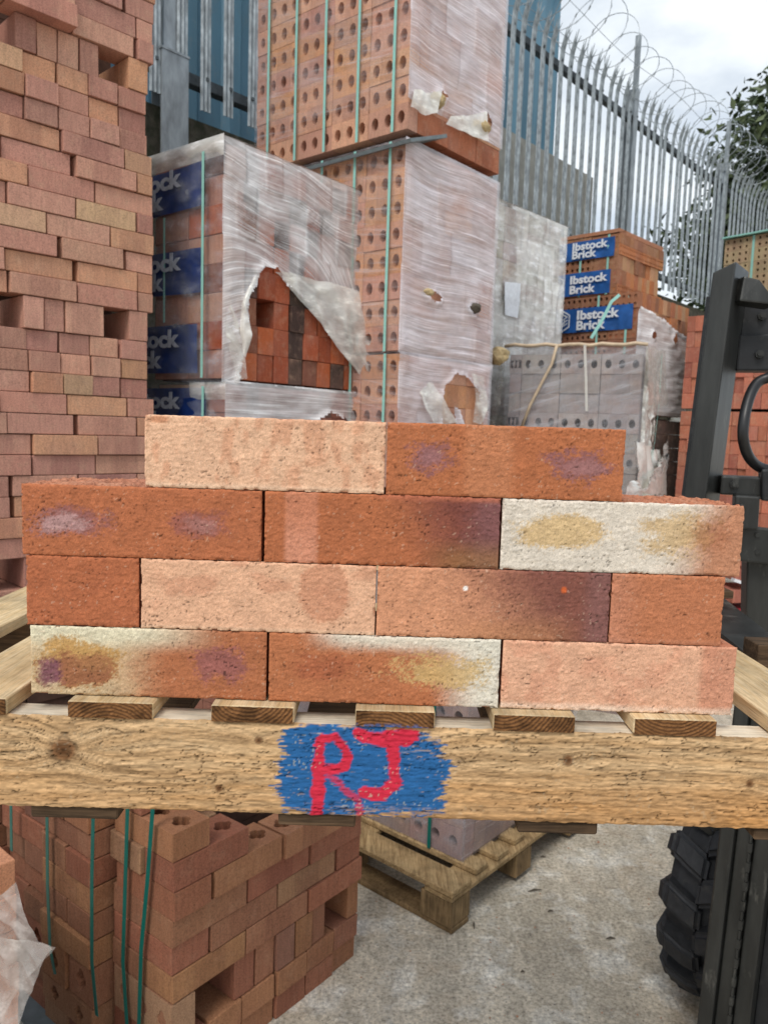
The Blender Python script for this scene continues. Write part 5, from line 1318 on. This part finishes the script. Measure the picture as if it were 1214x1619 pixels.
    if row == 2 and ('left end' in label or 'right end' in label):
        for _ in range(3):
            es = [e for e in bm.edges if e.calc_length() > .0035 and min(v_.co.z for v_ in e.verts) > bh2 - .006]
            bmesh.ops.subdivide_edges(bm, edges=es, cuts=1, use_grid_fill=True)
        for v_ in bm.verts:
            if v_.co.z > bh2 - .0045 and v_.co.y > .002:
                q = float(fbm(v_.co.x * 260 + seed, v_.co.y * 200, seed, 3)); q2 = float(fbm(v_.co.x * 900, v_.co.y * 260, seed + 2, 2))
                v_.co.z += (q - .62) * .006 + (q2 - .5) * .0028
    bmesh.ops.recalc_face_normals(bm, faces=bm.faces[:]); bm.to_mesh(me); bm.free()
    b_ = link('body', me, M_BODY, t, (0, 0, 0)); return t
M_BODY = mat_brick('perforated_clay_body'); 
_n = M_BODY.node_tree
for q in _n.nodes:
    if q.type == 'OBJECT_INFO': pass
def mixc(a, b, k): return a * (1 - k[..., None]) + np.asarray(b) * k[..., None]
def base(c, u): return np.zeros(u.shape + (3,)) + linf(c)
_lin0 = linf
def linf(c):
    r, g, b = c; q = max(0, r - b); return _lin0((r, g, b)) if q < 60 else _lin0((r - (12 if q > 100 else 5), g + (.09 if q > 100 else .03) * max(0, r - g), b + (.06 * q if q > 100 else .02 * q)))
def c_A1(u, v, w, X_, Z_):
    c = base((226, 176, 144), u); c = mixc(c, linf((206, 144, 112)), .65 * sstep(.02, .28, (fbm(X_ / 9, Z_ / 16, 5, 3) - .5) + .12 * sstep(.1, .5, u))); c = mixc(c, linf((196, 112, 76)), .7 * ell(u, v, .06, .94, .04, .05)); return mixc(c, linf((236, 206, 178)), .5 * sstep(.10, .02, v))
def c_A2(u, v, w, X_, Z_):
    c = base((186, 98, 62), u); c = mixc(c, linf((202, 120, 84)), .6 * sstep(.3, .36, u) * sstep(.56, .5, u)); c = mixc(c, linf(PURP), .85 * ell(u, v, .18, .52, .085, .17, .35, w)); c = mixc(c, linf((160, 116, 118)), .5 * ell(u, v, .18, .53, .05, .10, .6, w))
    c = mixc(c, linf(PURP), .9 * ell(u, v, .81, .48, .115, .20, .35, w)); return mixc(c, linf((166, 124, 122)), .4 * ell(u, v, .82, .46, .08, .12, .6, w))
def c_B1(u, v, w, X_, Z_):
    c = base((186, 96, 62), u); c = mixc(c, linf(PURP), .8 * ell(u, v, .20, .50, .15, .20, .35, w * .7)); c = mixc(c, linf((190, 158, 156)), .55 * ell(u, v, .17, .47, .09, .12, .6, w)); c = mixc(c, linf((150, 86, 80)), .75 * ell(u, v, .75, .50, .11, .18, .4, w * .7)); return mixc(c, linf((176, 136, 132)), .35 * ell(u, v, .76, .5, .06, .1, .7, w))
def c_B2(u, v, w, X_, Z_):
    c = base((184, 95, 60), u); c = mixc(c, linf((212, 142, 116)), .75 * sstep(.075, .10, u) * sstep(.24, .21, u) * (.55 + .45 * sstep(.8, .2, v)))
    c = mixc(c, linf((112, 62, 58)), .85 * sstep(.52, .86, u + .12 * (v - .5) + .06 * w)); c = mixc(c, linf((128, 92, 96)), .5 * sstep(.8, .95, u + .05 * w)); c = mixc(c, linf((150, 104, 62)), .6 * sstep(.5, .1, v) * sstep(.62, .85, u)); return mixc(c, linf((190, 96, 70)), .7 * sstep(.9, .97, v) * sstep(.4, .6, u))
def c_B3(u, v, w, X_, Z_):
    c = base((214, 203, 188), u); c = mixc(c, linf((208, 168, 112)), .8 * ell(u, v, .235, .55, .175, .22, .22, w * .5)); c = mixc(c, linf((192, 112, 78)), .92 * sstep(.68, .93, u + .05 * w + .10 * (.5 - v)))
    c = mixc(c, linf((200, 158, 100)), .7 * ell(u, v, .73, .58, .13, .26, .5, w)); return mixc(c, linf((168, 88, 58)), .6 * ell(u, v, .86, .56, .07, .22, .6, w))
def c_C1(u, v, w, X_, Z_): return mixc(base((188, 96, 62), u), linf((176, 86, 56)), .5 * sstep(-.1, .2, w * .5))
def c_C2(u, v, w, X_, Z_):
    c = base((222, 168, 136), u); c = mixc(c, linf((204, 140, 110)), .6 * sstep(.0, .2, fbm(X_ / 30, Z_ / 20, 8, 3) - .5 + .1 * (.3 - np.abs(v - .5)))); c = mixc(c, linf((206, 128, 98)), .75 * ell(u, v, .78, .62, .10, .42, .12, w * .3)); return mixc(c, linf((232, 196, 166)), .4 * sstep(.08, .02, v))
def c_C3(u, v, w, X_, Z_):
    c = base((208, 142, 108), u); g = sstep(.22, .84, u + .22 * (v - .5) + .09 * w + .10 * (vnoise(X_ / 1.2, Z_ / 1.2, 4) - .5)); c = mixc(c, linf((118, 70, 62)), .93 * g); c = mixc(c, linf((176, 116, 78)), .45 * sstep(.45, .1, v) * sstep(.2, .5, u) * sstep(.95, .7, u))
    c = mixc(c, linf((140, 104, 104)), .35 * sstep(.86, .94, u)); c = mixc(c, linf((238, 232, 226)), .97 * ell(u, v, .378, .72, .010, .032, .25)); return mixc(c, linf((222, 88, 38)), .9 * ell(u, v, .80, .74, .012, .045, .4))
def c_C4(u, v, w, X_, Z_): return mixc(base((194, 108, 74), u), linf((206, 128, 104)), .5 * sstep(.35, .0, u) + .3 * sstep(.1, .02, v))
def c_D1(u, v, w, X_, Z_):
    c = base((182, 98, 64), u); c = mixc(c, linf((200, 178, 142)), .9 * sstep(.60, .30, u + .06 * w)); c = mixc(c, linf((216, 208, 180)), .9 * sstep(.60, .90, v + .05 * w) * sstep(.85, .45, u))
    c = mixc(c, linf((196, 136, 74)), .9 * ell(u, v, .20, .46, .175, .34, .22, w * .5)); c = mixc(c, linf((152, 88, 64)), .85 * ell(u, v, .205, .38, .15, .24, .35, w * .6)); c = mixc(c, linf((118, 74, 92)), .8 * ell(u, v, .085, .34, .05, .20, .5, w * .5))
    c = mixc(c, linf((176, 124, 78)), .4 * ell(u, v, .25, .5, .08, .12, .6, w)); c = mixc(c, linf((146, 90, 88)), .8 * ell(u, v, .81, .52, .095, .22, .45, w)); return c
def c_D2(u, v, w, X_, Z_):
    c = base((188, 102, 66), u); c = mixc(c, linf((172, 80, 54)), .6 * ell(u, v, .22, .5, .12, .2, .6, w)); c = mixc(c, linf((216, 206, 188)), .95 * sstep(.70, .96, v + .06 * w + .10 * (u - .5)) * sstep(.12, .34, u)); c = mixc(c, linf((214, 208, 192)), .95 * sstep(.70, .93, u + .05 * w))
    return mixc(c, linf((204, 166, 110)), .8 * ell(u, v, .75, .50, .17, .22, .4, w))
def c_D3(u, v, w, X_, Z_):
    c = base((220, 164, 134), u); c = mixc(c, linf((208, 138, 110)), .4 * sstep(.0, .2, fbm(X_ / 16, Z_ / 16, 8, 3) - .5)); c = mixc(c, linf((206, 124, 98)), .7 * sstep(.83, .87, u)); return mixc(c, linf((236, 212, 190)), .7 * sstep(.14, .03, v + .03 * w))
front_brick('pale salmon mottled brick, left one of the two on the top course', 3, 229.5, 608.5, c_A1, 1)
front_brick('orange brick with two purple-grey oval burns, right one on the top course', 3, 611.5, 986.5, c_A2, 2)
front_brick('terracotta brick with whitish purple scorch ovals, left end of the second course down', 2, 36, 413.5, c_B1, 3)
front_brick('terracotta brick with pale vertical band and dark right end, middle of second course', 2, 418.5, 789.5, c_B2, 4)
front_brick('cream brick with yellow ovals turning orange, right end of the second course', 2, 792.5, 1174, c_B3, 5)
front_brick('plain terracotta half-width brick at the left of the third course', 1, 43, 220, c_C1, 6, True)
front_brick('pale salmon brick with round orange blotch, third course beside the left half brick', 1, 223.5, 593.5, c_C2, 7)
front_brick('brick fading from salmon to dark purple-brown with a white speck', 1, 596, 963, c_C3, 8)
front_brick('plain terracotta half-width brick at the right of the third course', 1, 965.5, 1143, c_C4, 9, True)
front_brick('cream-topped brick with orange and purple scorch ring, left of the bottom course', 0, 50, 421, c_D1, 10)
front_brick('terracotta brick with white top edge and white right end, middle of bottom course', 0, 425, 789, c_D2, 11)
front_brick('plain pale salmon brick with whitish lower edge, right of the bottom course', 0, 793, 1161, c_D3, 12)
for o in bpy.data.objects:
    if o.name.startswith('body'): o.color = (*vary((.50, .20, .11), .08), 1)
mb = MB(); q0 = atY(596, 900, WY + .006); q1 = atY(595, 955, WY + .006)
mb.box((q0 + q1) / 2, (.0012, .004, .03)); tag(part('paper_sliver', mb, M_INK, None), 'thin yellowish sliver stuck in the joint of the third course', 'sliver')

# ------------------------------------------------------------------ orange brick pack corner with torn film, bottom left
KC = atY(26, 1357, 1.32); KT = .70; kz = KC.z
K = thing('brick_pack', 'corner of an orange brick pack in torn clear film at the bottom left edge', 'brick pack', (KC.x, KC.y, 0))
z = kz; r = 0
while z > .05:
    h = min(.066, z); z -= .0662
    for i in range(3):
        put_brick((KC.x, KC.y), KT, 'L', i * .2165, i * .2165 + .215, max(z, 0), .066, 0, .1025, color=vary((.56, .25, .14), .08), parent=K, jit=.6)
    r += 1
mbk = MB(); mbk.box(face_pos((KC.x, KC.y), KT, 'L', .33, .35, kz / 2), (.6, .5, kz - .01), Matrix.Rotation(face_rot(KT, 'L'), 3, 'Z')); part('inner_bricks', mbk, M_CORE, K)
def Kp(x, y, Y=1.27): return atY(x, y, Y)
sheet(K, [Kp(-40, 1440), Kp(-40, 1500), Kp(-30, 1560), Kp(-20, 1640)], [Kp(26, 1395), Kp(40, 1440), Kp(62, 1490), Kp(88, 1494)], 70, 60, .014, M_KFILM, name='torn_film', seed=51, extra=.05, sc=26)
sheet(K, [Kp(-20, 1470, 1.25), Kp(-20, 1540, 1.25), Kp(-20, 1640, 1.25)], [Kp(86, 1496, 1.25), Kp(66, 1530, 1.25), Kp(30, 1620, 1.25)], 60, 60, .014, M_KFILM, name='torn_film', seed=57, extra=.0, sc=26)
# litter on the yard
for i, (x, y, l, a, lab) in enumerate(((749, 1463, .035, 1.5, 'small dark leaf scrap standing near the pallet corner on the yard'), (965, 1484, .03, .1, 'small dark twig lying on the pale concrete, right of centre'), (870, 1441, .02, .2, 'tiny dark twig on the concrete beyond the pallet corner'), (845, 1408, .05, .25, 'thin dark stick on the concrete by the far pallet block'), (826, 1537, .012, 0, 'tiny dark stone near the bottom of the yard floor'), (858, 1355, .02, .1, 'small brown leaf on the concrete beside the pallet'))):
    p = atZ(x, y, .004); mb = MB(); d = Vector((math.cos(a), math.sin(a), 0))
    mb.tube([p - d * l / 2, p + Vector((0, .003, .002)), p + d * l / 2], .002, 5, rr=[.001, .0035, .001]); tag(part('twig' if i != 4 else 'stone', mb, M_BARK, None), lab, 'twig' if i != 4 else 'stone')

# brick crumbs and grit on the yard
mb = MB(); rs = random.Random(5)
for i in range(420):
    x = rs.uniform(-.35, 1.6); y = rs.uniform(1.75, 4.6); r_ = rs.uniform(.001, .004) * (1.8 if rs.random() < .06 else 1)
    c = Vector((x, y, r_ * .5)); o_ = [Vector((rs.uniform(.6, 1.3) * r_ * sx_, rs.uniform(.6, 1.3) * r_ * sy_, rs.uniform(.4, .9) * r_ * sz_)) for sx_, sy_, sz_ in ((1, 0, 0), (0, 1, 0), (-1, 0, 0), (0, -1, 0), (0, 0, 1), (0, 0, -1))]
    mb.add([c + q for q in o_], [(0, 1, 4), (1, 2, 4), (2, 3, 4), (3, 0, 4), (1, 0, 5), (2, 1, 5), (3, 2, 5), (0, 3, 5)])
tag(part('brick_crumbs', mb, M_BRICK, None, color=(.42, .22, .14)), 'scattered brick crumbs and grit on the concrete yard', 'grit', kind='stuff')
